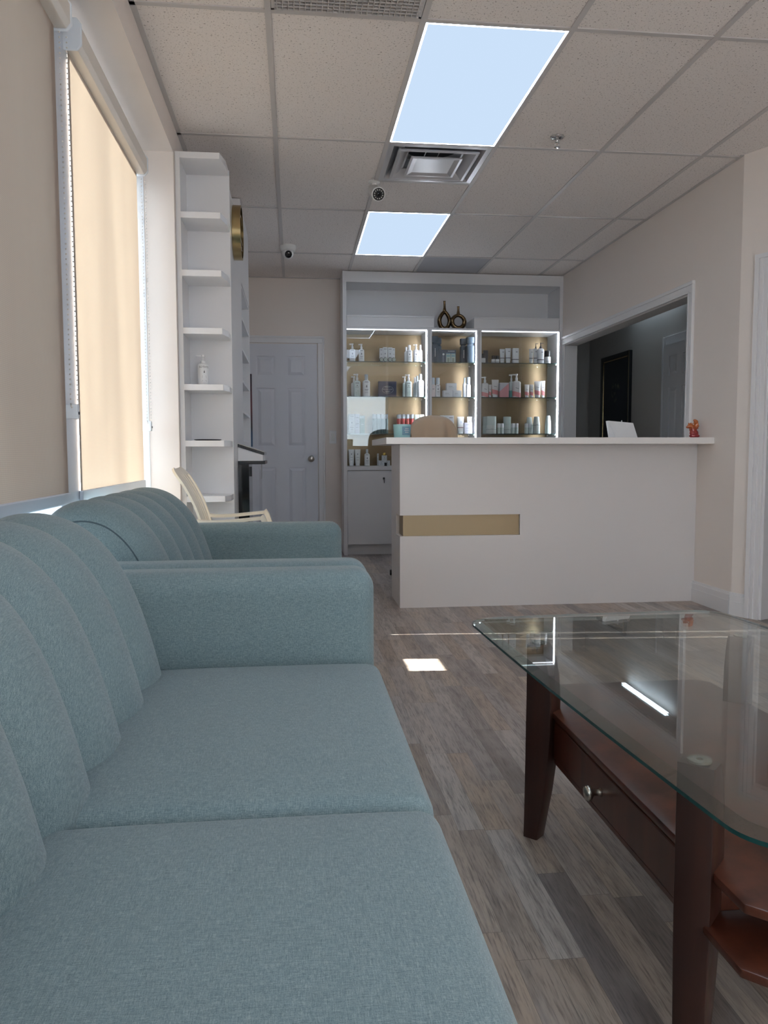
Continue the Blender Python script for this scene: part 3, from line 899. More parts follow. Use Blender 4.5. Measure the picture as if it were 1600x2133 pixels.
blind(0.66, 2.735, 'tan roller blind in shade, at the left edge beside the wide window post')
blind(2.890, 4.070, 'sunlit glowing cream roller blind next to the pillar and white shelves')

# ------------------------------------------------------------------ sofas
def smooth_profile(pts, n):
    """Catmull-Rom resample of a 2-D polyline"""
    P = [pts[0]] + pts + [pts[-1]]
    out = []
    per = max(2, n // (len(pts) - 1))
    for i in range(1, len(P) - 2):
        p0, p1, p2, p3 = P[i - 1], P[i], P[i + 1], P[i + 2]
        for k in range(per):
            t = k / per
            out.append(tuple(0.5 * ((2 * p1[j]) + (-p0[j] + p2[j]) * t + (2 * p0[j] - 5 * p1[j] + 4 * p2[j] - p3[j]) * t * t + (-p0[j] + 3 * p1[j] - 3 * p2[j] + p3[j]) * t ** 3) for j in (0, 1)))
    out.append(pts[-1])
    return out

BACK_PROFILE = [(-0.315, 0.36), (-0.335, 0.45), (-0.362, 0.555), (-0.397, 0.655), (-0.440, 0.731), (-0.497, 0.785), (-0.560, 0.809), (-0.622, 0.806), (-0.670, 0.778), (-0.700, 0.725), (-0.706, 0.60), (-0.704, 0.20)]

def sofa(name, label, cat, y0, y1, channel_edges, cushion_edges, group):
    """seat facing +X between arms; y0..y1 overall, channel and cushion edges along Y"""
    t = thing(name, label, cat, (-0.25, (y0 + y1) / 2, 0), group)
    ia, ib = channel_edges[0], channel_edges[-1]
    # backrest with upholstered channels
    bm = new()
    prof = smooth_profile(BACK_PROFILE, 66)
    nrm = []
    for i in range(len(prof)):
        a = prof[max(0, i - 1)]; b = prof[min(len(prof) - 1, i + 1)]
        dx, dz = b[0] - a[0], b[1] - a[1]
        l = math.hypot(dx, dz) or 1
        nrm.append((dz / l, -dx / l))
    ys = []
    for a, b in zip(channel_edges, channel_edges[1:]):
        for k in range(14):
            s = k / 14
            s = 0.5 - 0.5 * math.cos(PI * s)
            ys.append((a + (b - a) * s, s))
    ys.append((ib, 0.0))
    rows = []
    for y, s in ys:
        bul = 0.054 * max(0.0, 1 - (2 * s - 1) ** 2) ** 0.5
        row = []
        for (x, z), (nx, nz) in zip(prof, nrm):
            f = 1.0 if z > 0.45 else max(0.0, (z - 0.2) / 0.25)
            row.append(bm.verts.new((x + nx * (bul * f - 0.028), y, z + nz * (bul * f - 0.028))))
        rows.append(row)
    for A_, B_ in zip(rows, rows[1:]):
        for k in range(len(prof) - 1):
            bm.faces.new((A_[k], A_[k + 1], B_[k + 1], B_[k]))
    for row, s in ((rows[0], 1), (rows[-1], -1)):
        cen = Vector((0, 0, 0))
        for v in row: cen += v.co
        cen /= len(row)
        prev = row
        for f, o in ((0.93, 0.008), (0.7, 0.018), (0.35, 0.024)):
            cur = [bm.verts.new(cen + (v.co - cen) * f + Vector((0, -s * o, 0))) for v in row]
            for k in range(len(row) - 1):
                bm.faces.new((prev[k], prev[k + 1], cur[k + 1], cur[k]))
            bm.faces.new((prev[-1], prev[0], cur[0], cur[-1]))
            prev = cur
        bm.faces.new(prev)
    bmesh.ops.recalc_face_normals(bm, faces=bm.faces)
    obj('backrest', bm, M['fabric'], t, False, 0.75)
    # piping on the end seams
    for row_i, nm in ((0, 'end_piping'), (-1, 'end_piping')):
        pts = []
        y = channel_edges[row_i]
        for (x, z), (nx, nz) in zip(prof, nrm):
            if z > 0.40:
                pts.append((x - nx * 0.0285, y, z - nz * 0.0285))
        bm = new(); tube(bm, pts, 0.0028, 6); obj(nm, bm, M['piping'], t, True)
    # seat cushions
    for a, b in zip(cushion_edges, cushion_edges[1:]):
        w = b - a
        def crown(p, a=a, b=b, w=w):
            if p.z > 0.40:
                u = (p.y - a) / w; v = (p.x + 0.36) / 0.565
                k = max(0.0, 1 - (2 * u - 1) ** 4) * max(0.0, 1 - (2 * v - 1) ** 4)
                p = p + Vector((0, 0, 0.016 * k))
            return p
        bm = new(); rbox(bm, ((-0.365, 0.205), (a + 0.0015, b - 0.0015), (0.285, 0.452)), 0.034, 5, 12, crown)
        obj('seat_cushion', bm, M['fabric'], t, True)
    # arms
    for a, b in ((y0, ia - 0.004), (ib + 0.004, y1)):
        def soft(p, a=a, b=b):
            m = (a + b) / 2
            if p.z > 0.6:
                p = p + Vector((0, 0, 0.006 * (1 - ((p.y - m) / ((b - a) / 2)) ** 2)))
            return p
        bm = new(); rbox(bm, ((-0.705, 0.196), (a, b), (0.12, 0.672)), 0.05, 6, 10, soft)
        obj('arm', bm, M['fabric'], t, True)
    bm = new(); rbox(bm, ((-0.70, 0.185), (ia + 0.002, ib - 0.002), (0.12, 0.29)), 0.012, 3, 4)
    obj('base', bm, M['fabric'], t, True, 0.8)
    for x in (-0.62, 0.12):
        for y in (y0 + 0.07, y1 - 0.07):
            bm = new(); lathe(bm, [(0.014, 0.0), (0.024, 0.125)], (x, y, 0), 12); obj('leg', bm, M['wood'], t, True, 0.8)
    return t
M['piping'] = plain('seam_piping', (66, 84, 92), 0.8)

ed = [1.905 - 0.2135 * k for k in range(9)][::-1]
sofa('loveseat', 'blue grey channel-back sofa with two seat cushions, nearest the camera', 'sofa', ed[0] - 0.155, 2.060, ed, [ed[0], 1.105, 1.905], 'matching channel-back seating')
sofa('armchair_seat', 'blue grey channel-back armchair behind the sofa arm, in front of the plastic chair', 'armchair', 2.066, 3.420,
     [2.222 + 0.2095 * k for k in range(6)], [2.222, 2.222 + 0.2095 * 5], 'matching channel-back seating')

# ------------------------------------------------------------------ coffee table
TC = Vector((0.872, 1.482, 0))
table = thing('coffee_table', 'dark wood coffee table with clear glass top and one drawer', 'coffee table', TC)
def rot2(x, y, a):
    c, s = math.cos(a), math.sin(a)
    return x * c - y * s, x * s + y * c
def outline(hx, hy, r, bow, ang, n=10, m=10):
    pts = []
    for cxs, cys, a0 in ((1, 1, 0), (-1, 1, PI / 2), (-1, -1, PI), (1, -1, 3 * PI / 2)):
        for k in range(n + 1):
            a = a0 + PI / 2 * k / n
            pts.append((cxs * (hx - r) + r * math.cos(a), cys * (hy - r) + r * math.sin(a)))
        # straight run to the next corner
        nx_ = {0: (-(hx - r), hy), 1: (-hx, -(hy - r)), 2: (hx - r, -hy), 3: (hx, hy - r)}[[0, PI / 2, PI, 3 * PI / 2].index(a0)]
        px, py = pts[-1]
        for k in range(1, m):
            u = k / m
            pts.append((px + (nx_[0] - px) * u, py + (nx_[1] - py) * u))
    out = []
    for x, y in pts:
        x += math.copysign(bow * max(0, 1 - (y / hy) ** 2), x) * min(1, abs(x) / hx)
        y += math.copysign(bow * max(0, 1 - (x / hx) ** 2), y) * min(1, abs(y) / hy)
        x, y = rot2(x, y, ang)
        out.append((TC.x + 0.006 + x, TC.y + y))
    return out
GA = math.radians(2.6)
o0 = outline(0.376, 0.655, 0.075, 0.010, GA)
o1 = outline(0.376 - 0.024, 0.655 - 0.024, 0.060, 0.010, GA)
bm = new()
Z0, Z1, Z2 = 0.500, 0.506, 0.511
lo = [bm.verts.new((x, y, Z0)) for x, y in o0]
mid = [bm.verts.new((x, y, Z1)) for x, y in o0]
top = [bm.verts.new((x, y, Z2)) for x, y in o1]
n = len(o0)
f = bm.faces.new(top); f.material_index = 0
f = bm.faces.new(list(reversed(lo))); f.material_index = 0
for k in range(n):
    j = (k + 1) % n
    f = bm.faces.new((lo[k], lo[j], mid[j], mid[k])); f.material_index = 2
    f = bm.faces.new((mid[k], mid[j], top[j], top[k])); f.material_index = 1
bmesh.ops.recalc_face_normals(bm, faces=bm.faces)
g = obj('glass_top', bm, [M['table_glass'], M['table_bevel'], M['table_edge']], table)
g['label'] = 'clear bevelled glass top with green edge'
# legs: square section set at 45 degrees, inner face bowed
LX, LY = 0.268, 0.378
def leg(sx, sy):
    a = math.radians(0.8)
    x, y = rot2(sx * LX, sy * LY, a)
    c = Vector((TC.x + x, TC.y + y, 0))
    d = Vector((sx, sy, 0)).normalized(); tt = Vector((-d.y, d.x, 0))
    bm = new()
    prof = [(0.0, 0.028, 0.010, 0.021), (0.05, 0.026, 0.018, 0.023), (0.12, 0.024, 0.030, 0.025), (0.20, 0.022, 0.040, 0.027), (0.28, 0.021, 0.046, 0.028),
            (0.36, 0.020, 0.047, 0.028), (0.42, 0.020, 0.043, 0.028), (0.46, 0.020, 0.034, 0.028), (0.485, 0.020, 0.024, 0.028), (0.4955, 0.020, 0.016, 0.028)]
    rows = []
    for z, o, i, w in prof:
        rows.append([bm.verts.new(c + d * u + tt * v + Vector((0, 0, z))) for u, v in ((o, w), (o, -w), (-i, -w), (-i, w))])
    for A_, B_ in zip(rows, rows[1:]):
        for k in range(4):
            bm.faces.new((A_[k], A_[(k + 1) % 4], B_[(k + 1) % 4], B_[k]))
    bm.faces.new(rows[0]); bm.faces.new(rows[-1])
    bmesh.ops.recalc_face_normals(bm, faces=bm.faces)
    es = [e for e in bm.edges if abs(e.verts[0].co.z - e.verts[1].co.z) > 0.005]
    bmesh.ops.bevel(bm, geom=es, offset=0.003, segments=2, profile=0.5, affect='EDGES')
    l = obj('leg', bm, M['wood_leg'], table, False, 0.6)
    bm = new(); lathe(bm, [(0.017, 0.4950), (0.018, 0.497), (0.018, 0.4998)], c, 20)
    p = obj('glass_pad', bm, plain('clear_pad', (112, 110, 102), 0.25), l)
    bm = new(); lathe(bm, [(0.005, 0.4998), (0.005, 0.50)], c, 10); obj('pad_screw', bm, M['nickel'], l)
    p['label'] = 'round clear rubber pad'
for sx in (-1, 1):
    for sy in (-1, 1):
        leg(sx, sy)
X0, X1 = TC.x - 0.245, TC.x + 0.262
box('drawer_box', (X0 + 0.014, X1 - 0.014, TC.y - 0.375, TC.y + 0.375, 0.200, 0.318), M['wood'], table, 0.003)
bm = new()
def cut_rect(bm, x0, x1, y0, y1, z0, z1, c):
    prism(bm, [(x0 + c, y0), (x1 - c, y0), (x1, y0 + c), (x1, y1 - c), (x1 - c, y1), (x0 + c, y1), (x0, y1 - c), (x0, y0 + c)], 'z', z0, z1, 0.003)
cut_rect(bm, X0 - 0.006, X1 + 0.006, TC.y - 0.52, TC.y + 0.56, 0.318, 0.333, 0.03)
obj('upper_shelf', bm, M['wood'], table, False, 0.5)
for y0, y1 in ((TC.y - 0.535, TC.y - 0.375), (TC.y + 0.375, TC.y + 0.535)):
    bm = new(); cut_rect(bm, X0 - 0.02, X1 + 0.02, y0, y1, 0.238, 0.252, 0.025); obj('end_shelf', bm, M['wood'], table, False, 0.5)
bm = new(); quad_box(bm, X0 + 0.002, X0 + 0.0135, TC.y - 0.345, TC.y + 0.345, 0.214, 0.306, 0.003)
dr = obj('drawer_front', bm, M['wood'], table)
bm = new()
quad_box(bm, X0 + 0.004, X0 + 0.0135, TC.y - 0.345, TC.y + 0.345, 0.307, 0.317, 0.001); quad_box(bm, X0 + 0.004, X0 + 0.0135, TC.y - 0.345, TC.y + 0.345, 0.200, 0.2132, 0.002)
obj('apron_rail', bm, M['wood'], table)
bm = new(); lathe(bm, [(0.010, X0 + 0.003), (0.007, X0 - 0.002), (0.006, X0 - 0.014), (0.014, X0 - 0.020), (0.0165, X0 - 0.026), (0.013, X0 - 0.032), (0.003, X0 - 0.034)], (0, TC.y + 0.045, 0.258), 18, 1, 'x')
k_ = obj('drawer_knob', bm, M['nickel'], dr, True); k_['label'] = 'round nickel knob'

# ------------------------------------------------------------------ plastic garden chair (faces +X)
ch = thing('plastic_chair', 'cream plastic garden armchair between the blue armchair and the white shelves', 'chair', (-0.28, 3.86, 0))
cy0, cy1 = 3.665, 4.055      # arm centre lines
CP = M['plastic_cream']
def curve_sheet(bm, path, y0f, y1f, th, n=8, bow=0.0):
    """sheet following path (x,z) with width from y0f(i) to y1f(i), bowed backward in the middle"""
    N = len(path)
    for s in (0, 1):
        pass
    front, backv = [], []
    for i, (x, z) in enumerate(path):
        a = path[max(0, i - 1)]; b = path[min(N - 1, i + 1)]
        dx, dz = b[0] - a[0], b[1] - a[1]; l = math.hypot(dx, dz)
        nx_, nz_ = dz / l, -dx / l
        fr, bk = [], []
        for k in range(n + 1):
            u = k / n
            y = y0f(i) + (y1f(i) - y0f(i)) * u
            o = -bow * (1 - (2 * u - 1) ** 2)
            fr.append(bm.verts.new((x + nx_ * o, y, z + nz_ * o)))
            bk.append(bm.verts.new((x + nx_ * (o - th), y, z + nz_ * (o - th))))
        front.append(fr); backv.append(bk)
    for g_, flip in ((front, 0), (backv, 1)):
        for i in range(N - 1):
            for k in range(n):
                q = (g_[i][k], g_[i][k + 1], g_[i + 1][k + 1], g_[i + 1][k])
                bm.faces.new(q if not flip else tuple(reversed(q)))
    for i in range(N - 1):
        bm.faces.new((front[i][0], front[i + 1][0], backv[i + 1][0], backv[i][0]))
        bm.faces.new((front[i][n], backv[i][n], backv[i + 1][n], front[i + 1][n]))
    for k in range(n):
        bm.faces.new((front[0][k], backv[0][k], backv[0][k + 1], front[0][k + 1]))
        bm.faces.new((front[-1][k], front[-1][k + 1], backv[-1][k + 1], backv[-1][k]))
    bmesh.ops.recalc_face_normals(bm, faces=bm.faces)
bpath = smooth_profile([(-0.375, 0.42), (-0.402, 0.55), (-0.430, 0.66), (-0.468, 0.76), (-0.515, 0.845), (-0.562, 0.905)], 30)
ym = (cy0 + cy1) / 2
NB = len(bpath)
def hw(i):
    u = i / (NB - 1)
    return 0.185 + 0.02 * u - (0.09 * max(0, (u - 0.82) / 0.18) ** 2)
# solid edge frame and slats of the back
for s in (-1, 1):
    bm = new()
    curve_sheet(bm, bpath, lambda i: ym + s * hw(i) - (0.024 if s > 0 else 0), lambda i: ym + s * hw(i) + (0.024 if s < 0 else 0), 0.011, 3)
    obj('back_edge', bm, CP, ch, False, 0.7)
for k in range(6):
    u0 = -0.80 + 1.6 * (k + 0.05) / 6; u1 = -0.80 + 1.6 * (k + 0.95) / 6
    bm = new()
    i0, i1 = int(NB * 0.10), int(NB * 0.90)
    sub = bpath[i0:i1]
    curve_sheet(bm, sub, lambda i: ym + u0 * hw(i + i0), lambda i: ym + u1 * hw(i + i0), 0.009, 2)
    bmesh.ops.translate(bm, verts=bm.verts, vec=(-0.012 * (1 - (u0 + u1) ** 2 / 4), 0, 0))
    obj('back_slat', bm, CP, ch, False, 0.7)
for a, b in ((0.0, 0.14), (0.86, 1.0)):
    i0, i1 = int(NB * a), min(NB, int(NB * b) + 1)
    bm = new(); curve_sheet(bm, bpath[i0:i1], lambda i: ym - hw(i + i0) + 0.02, lambda i: ym + hw(i + i0) - 0.02, 0.011, 8, 0.010)
    obj('back_rail', bm, CP, ch, False, 0.7)
bm = new(); rbox(bm, ((-0.40, 0.02), (ym - 0.20, ym + 0.20), (0.405, 0.432)), 0.012, 3, 6, lambda p: p + Vector((0, 0, -0.02 * max(0, 1 - ((p.x + 0.2) / 0.22) ** 2))))
obj('seat', bm, CP, ch, True, 0.8)
for s, yc in ((-1, cy0), (1, cy1)):
    bm = new()
    prof = smooth_profile([(-0.448, 0.668), (-0.40, 0.660), (-0.30, 0.663), (-0.20, 0.672), (-0.160, 0.676)], 16)
    curve_sheet(bm, prof, lambda i: yc - 0.026, lambda i: yc + 0.026, -0.014, 3)
    obj('armrest', bm, CP, ch, False, 0.7)
    bm = new()
    prof = [(-0.166, 0.672), (-0.158, 0.660), (-0.148, 0.640), (-0.118, 0.54), (-0.09, 0.42), (-0.075, 0.25), (-0.05, 0.0)]
    curve_sheet(bm, smooth_profile(prof, 24), lambda i: yc - 0.024, lambda i: yc + 0.024, 0.022, 3)
    obj('front_leg', bm, CP, ch, False, 0.7)
    bm = new()
    curve_sheet(bm, smooth_profile([(-0.395, 0.50), (-0.42, 0.40), (-0.46, 0.2), (-0.50, 0.0)], 16), lambda i: yc - s * 0.012 - 0.020, lambda i: yc - s * 0.012 + 0.020, 0.022, 3)
    obj('rear_leg', bm, CP, ch, False, 0.7)

# ------------------------------------------------------------------ wall unit on the left: open end shelves, centre panel, open shelf bay
XR = -0.345
WB = M['white_board']
SY0, SY1 = 4.292, 4.545
t = thing('tall_end_shelf', 'tall white open shelf facing the camera beside the pillar', 'shelf', (-0.475, SY0, 0))
box('side_panel', (XF + 0.001, XF + 0.026, SY0, SY1, 0, 2.541), WB, t, 0.001)
box('back_panel', (XF + 0.026, XR, SY1, SY1 + 0.016, 0, 2.541), WB, t)
for z in (2.541, 2.236, 1.937, 1.636, 1.339, 1.040, 0.741, 0.440, 0.12):
    bm = new()
    prism(bm, [(XF + 0.026, SY0), (XR - 0.030, SY0), (XR - 0.006, SY0 + 0.115), (XR - 0.004, SY1), (XF + 0.026, SY1)], 'z', z - 0.032, z, 0.001)
    obj('shelf_board', bm, WB, t)
t = thing('wall_panel', 'flat grey white panel between the two white shelf bays, carrying the brass ring', 'panel', (XR - 0.13, 5.0, 0))
box('front_board', (XR - 0.018, XR, SY1 + 0.0165, 5.430, 0, 2.43), WB, t)
box('top_board', (XF + 0.001, XR - 0.001, SY1 + 0.017, 5.430, 2.43, 2.448), WB, t)
t = thing('built_in_shelf_bay', 'white open shelf bay further along the left wall, seen edge on', 'shelf', (-0.475, 5.9, 0))
SB0, SB1 = 5.432, 6.36
box('side_panel', (XF + 0.001, XR, SB0, SB0 + 0.020, 0, CZ - 0.008), WB, t)
box('side_panel', (XF + 0.001, XR, SB1 - 0.03, SB1, 0, CZ - 0.008), WB, t)
box('back_panel', (XF + 0.001, XF + 0.016, SB0 + 0.020, SB1 - 0.03, 0, CZ - 0.008), WB, t)
box('upper_front', (XR - 0.018, XR, SB0 + 0.020, SB1 - 0.03, 2.125, CZ - 0.008), WB, t)
box('lower_front', (XR - 0.018, XR, SB0 + 0.020, SB1 - 0.03, 0, 1.055), WB, t)
for z in (2.12, 1.91, 1.70, 1.48, 1.27, 1.055):
    box('shelf_board', (XF + 0.016, XR - 0.004, SB0 + 0.020, SB1 - 0.03, z - 0.018, z), WB, t)

# brass emblem on the panel
ey, ez, er = 4.80, 2.270, 0.155
t = thing('brass_wall_emblem', 'polished brass ring emblem standing off the wall panel', 'wall emblem', (XR, ey, ez))
bm = new()
n = 48
def arc_band(bm, r0, r1, a0, a1, x0, x1, n=40):
    full = abs(a1 - a0) >= 2 * PI - 1e-6
    rows = []
    for k in range(n if full else n + 1):
        a = a0 + (a1 - a0) * k / n
        c, s = math.cos(a), math.sin(a)
        rows.append([bm.verts.new((x, ey + r * c, ez + r * s)) for r, x in ((r0, x0), (r1, x0), (r1, x1), (r0, x1))])
    pr = list(zip(rows, rows[1:])) + ([(rows[-1], rows[0])] if full else [])
    for A_, B_ in pr:
        for k in range(4):
            bm.faces.new((A_[k], A_[(k + 1) % 4], B_[(k + 1) % 4], B_[k]))
    if not full:
        bm.faces.new(rows[0]); bm.faces.new(rows[-1])
    bmesh.ops.recalc_face_normals(bm, faces=bm.faces)
arc_band(bm, er - 0.012, er, 0, 2 * PI, XR + 0.002, XR + 0.050)
obj('ring', bm, M['brass'], t, False, 0.5)
bm = new(); arc_band(bm, er * 0.58, er * 0.66, 0.7, 2 * PI - 0.7, XR + 0.002, XR + 0.046); obj('inner_arc', bm, M['brass'], t, False, 0.5)
bm = new()
quad_box(bm, XR + 0.002, XR + 0.046, ey - 0.10, ey + 0.10, ez - 0.052, ez - 0.040, 0.001); quad_box(bm, XR + 0.002, XR + 0.046, ey - 0.10, ey + 0.10, ez - 0.085, ez - 0.073, 0.001)
obj('cross_bar', bm, M['brass'], t)
bm = new(); bx_ = (XR + 0.0005, XR + 0.006, 5.20, 5.32, 2.20, 2.33)
lathe(bm, [(0.052, XR - 0.0004), (0.052, XR + 0.008), (0.046, XR + 0.009)], (0, 5.22, 2.30), 32, 1, 'x')
t2 = obj('brass_disc', bm, M['brass'], None, False, 0.5); tag(t2, 'thin brass disc on the wall panel just right of the ring emblem', 'wall emblem')

# console below, with a hanging card
cY0, cY1 = 4.86, 5.26
t = thing('wall_console', 'white wall console with sloping black top and black recess under it', 'console', (XR, 5.05, 0.6))
bm = new(); prism(bm, [(XR + 0.001, 0.925), (-0.193, 0.925), (-0.193, 0.962), (XR + 0.001, 1.010)], 'y', cY0, cY1, 0.001)
obj('body', bm, WB, t)
bm = new(); prism(bm, [(XR + 0.001, 1.0105), (-0.186, 0.961), (-0.183, 0.977), (XR + 0.001, 1.029)], 'y', cY0 - 0.006, cY1, 0.002)
obj('top_screen', bm, M['black_gloss'], t)
bm = new(); prism(bm, [(XR + 0.002, 1.0291), (-0.187, 0.9785), (-0.187, 0.9805), (XR + 0.002, 1.0311)], 'y', cY0 + 0.01, cY1 - 0.02)
obj('screen_rim', bm, M['silver'], t)
box('lower_lip', (XR + 0.001, -0.180, cY0 - 0.002, cY1, 0.905, 0.925), M['black_plastic'], t, 0.002)
box('black_base', (XR + 0.001, -0.278, cY0, cY1 - 0.03, 0.0, 0.904), M['black_gloss'], t)
box('grip_bar', (-0.2775, -0.262, cY0 + 0.02, cY0 + 0.03, 0.83, 0.89), M['dark_grey'], t)
bm = new(); quad_box(bm, -0.205, -0.203, cY0 + 0.002, cY0 + 0.13, 0.815, 0.905)
t2 = obj('hanging_card', bm, plain('card_grey', (150, 152, 158), 0.5)); tag(t2, 'small grey card hanging under the front of the wall console', 'card')

# poster beyond the shelf bay, almost edge on
t = thing('framed_poster', 'dark red and blue poster seen edge on beside the panelled door', 'poster', (XF, 7.0, 1.5))
bm = new(); quad_box(bm, XF + 0.0005, -0.375, 6.72, 6.78, 1.02, 1.66, 0.003)
obj('frame', bm, WB, t)
def m_post():
    tt = NT('poster_print'); s = tt.n('ShaderNodeSeparateXYZ'); tt.l(tt.coord('Generated'), s.inputs[0])
    return tt.done(tt.bsdf(tt.ramp(s.outputs[2], [(0.0, lin((40, 84, 120))), (0.2, lin((36, 60, 92))), (0.26, lin((44, 36, 44))), (0.55, lin((98, 40, 52))), (0.9, lin((60, 48, 60)))]), 0.5))
box('print', (-0.375, -0.352, 6.725, 6.775, 1.03, 1.64), m_post(), t)

# items on the end shelf
def text_mesh(body, size):
    cu = bpy.data.curves.new('txt', 'FONT'); cu.body = body; cu.size = size; cu.align_x = 'CENTER'; cu.resolution_u = 2
    o = bpy.data.objects.new('txt', cu)
    me = bpy.data.meshes.new_from_object(o)
    bpy.data.objects.remove(o); bpy.data.curves.remove(cu)
    bm = new(); bm.from_mesh(me); bpy.data.meshes.remove(me)
    return bm
bxx, byy, bz, br = -0.493, 4.42, 1.340, 0.030
t = thing('lotion_bottle', 'white lotion pump bottle with dark lettering standing on the tall end shelf', 'bottle', (bxx, byy, bz))
bm = new(); lathe(bm, [(br - 0.003, bz), (br, bz + 0.004), (br, bz + 0.112), (br - 0.006, bz + 0.120), (0.012, bz + 0.124)], (bxx, byy, 0), 32); obj('bottle', bm, M['white'], t, True, 0.7)
bm = new(); lathe(bm, [(0.013, bz + 0.1235), (0.013, bz + 0.135), (0.005, bz + 0.137), (0.004, bz + 0.158), (0.010, bz + 0.159), (0.010, bz + 0.168), (0.006, bz + 0.171)], (bxx, byy, 0), 20)
quad_box(bm, bxx - 0.038, bxx - 0.005, byy - 0.005, byy + 0.005, bz + 0.160, bz + 0.167, 0.002)
obj('pump', bm, M['white'], t, False, 0.6)
bm = text_mesh('SOTHYS', 0.0155)
mk = new()
for z, w in ((0.052, 0.020), (0.047, 0.022), (0.042, 0.022), (0.028, 0.020), (0.024, 0.026)):
    quad_box(mk, -w / 2, w / 2, z, z + 0.0018, 0, 0.0002)
prism(mk, [(-0.003, 0.070), (0.004, 0.070), (0.001, 0.085)], 'z', 0, 0.0002)
me_ = bpy.data.meshes.new('m'); mk.to_mesh(me_); mk.free()
bmesh.ops.translate(bm, verts=bm.verts, vec=(0, 0.096, 0)); bm.from_mesh(me_); bpy.data.meshes.remove(me_)
a0 = -PI / 2 + 0.28
for v in bm.verts:
    a = a0 + v.co.x / br
    z = v.co.y
    v.co = (bxx + (br + 0.0006) * math.cos(a), byy + (br + 0.0006) * math.sin(a), bz + z)
obj('label_lettering', bm, plain('label_ink', (74, 76, 80), 0.6), t)
bm = new(); lathe(bm, [(0.060, 1.0405), (0.075, 1.046), (0.074, 1.048), (0.02, 1.047)], (-0.475, 4.42, 0), 28)
o = obj('dark_dish', bm, M['black_plastic'], None, True); tag(o, 'flat dark dish lying on the tall end shelf, lower down than the lotion bottle', 'dish')

# ------------------------------------------------------------------ reception counter
CT = M['counter']
rc = thing('reception_counter', 'white reception counter with inset gold strip', 'counter', (1.6, 5.0, 0))
CX0, CY0, CY1 = 0.648, 4.810, 5.235
gz0, gz1 = 0.452, 0.583
bm = new()
quad_box(bm, CX0, RIGHT - 0.001, CY0, CY1, 0, gz0); quad_box(bm, CX0, RIGHT - 0.001, CY0, CY1, gz1, 1.0235)
quad_box(bm, 1.416, RIGHT - 0.001, CY0, CY1, gz0, gz1); quad_box(bm, CX0, 1.416, 5.00, CY1, gz0, gz1)
obj('body', bm, CT, rc)
box('gold_strip', (CX0 + 0.022, 1.416, CY0 + 0.022, 5.0, gz0, gz1), M['gold_inset'], rc)['label'] = 'recessed gold strip'
bm = new(); quad_box(bm, 0.539, RIGHT - 0.001, 4.602, 5.460, 1.024, 1.0635, 0.0015); obj('counter_top', bm, M['counter_top'], rc)
TOP = 1.0635

t = thing('candle_jar', 'pale blue candle jar with blue label at the left end of the counter', 'candle', (0.681, 4.95, TOP))
bm = new(); lathe(bm, [(0.050, TOP), (0.052, TOP + 0.004), (0.0575, TOP + 0.088), (0.054, TOP + 0.089), (0.052, TOP + 0.076), (0.004, TOP + 0.076)], (0.681, 4.95, 0), 36); obj('jar', bm, M['candle_glass'], t, True, 0.6)
bm = new()
rows = []
for k in range(13):
    a = -PI / 2 - 0.12 + 1.15 * k / 12
    rr0, rr1 = 0.0537, 0.0570
    rows.append([bm.verts.new((0.681 + r * math.cos(a), 4.95 + r * math.sin(a), TOP + z)) for r, z in ((rr0 + 0.0012, 0.020), (rr1 + 0.0012, 0.075))])
for A_, B_ in zip(rows, rows[1:]):
    bm.faces.new((A_[0], B_[0], B_[1], A_[1]))
lb = obj('label_band', bm, M['candle_label'], t, True)
bm = new()
for z, n_ in ((0.058, 3), (0.047, 4), (0.035, 3)):
    for k in range(n_):
        a = -PI / 2 + 0.45 + (k - (n_ - 1) / 2) * 0.16
        r = 0.0537 + 0.0033 * (z - 0.02) / 0.055 + 0.0018
        q = [bm.verts.new((0.681 + r * math.cos(a + s * 0.05), 4.95 + r * math.sin(a + s * 0.05), TOP + zz)) for s, zz in ((-1, z), (1, z), (1, z + 0.006), (-1, z + 0.006))]
        bm.faces.new(q)
obj('printed_marks', bm, M['palemark'], lb)

t = thing('display_stand', 'small white slanted display stand on the right of the counter, before the corridor', 'display stand', (2.14, 4.95, TOP))
bm = new()
v = [bm.verts.new(p) for p in ((2.039, 4.93, TOP), (2.063, 4.87, TOP), (2.226, 4.90, TOP), (2.232, 5.00, TOP), (2.041, 4.985, TOP + 0.115), (2.055, 4.975, TOP + 0.117), (2.230, 4.985, TOP + 0.103), (2.230, 4.992, TOP + 0.103))]
for f_ in ((0, 1, 5, 4), (1, 2, 6, 5), (2, 3, 7, 6), (3, 0, 4, 7), (4, 5, 6, 7), (3, 2, 1, 0)):
    bm.faces.new([v[i] for i in f_])
bmesh.ops.recalc_face_normals(bm, faces=bm.faces)
obj('board', bm, M['white'], t)
bm = new(); lathe(bm, [(0.004, TOP + 0.108), (0.004, TOP + 0.118), (0.002, TOP + 0.120)], (2.150, 4.983, 0), 10); obj('top_stud', bm, M['white'], t)

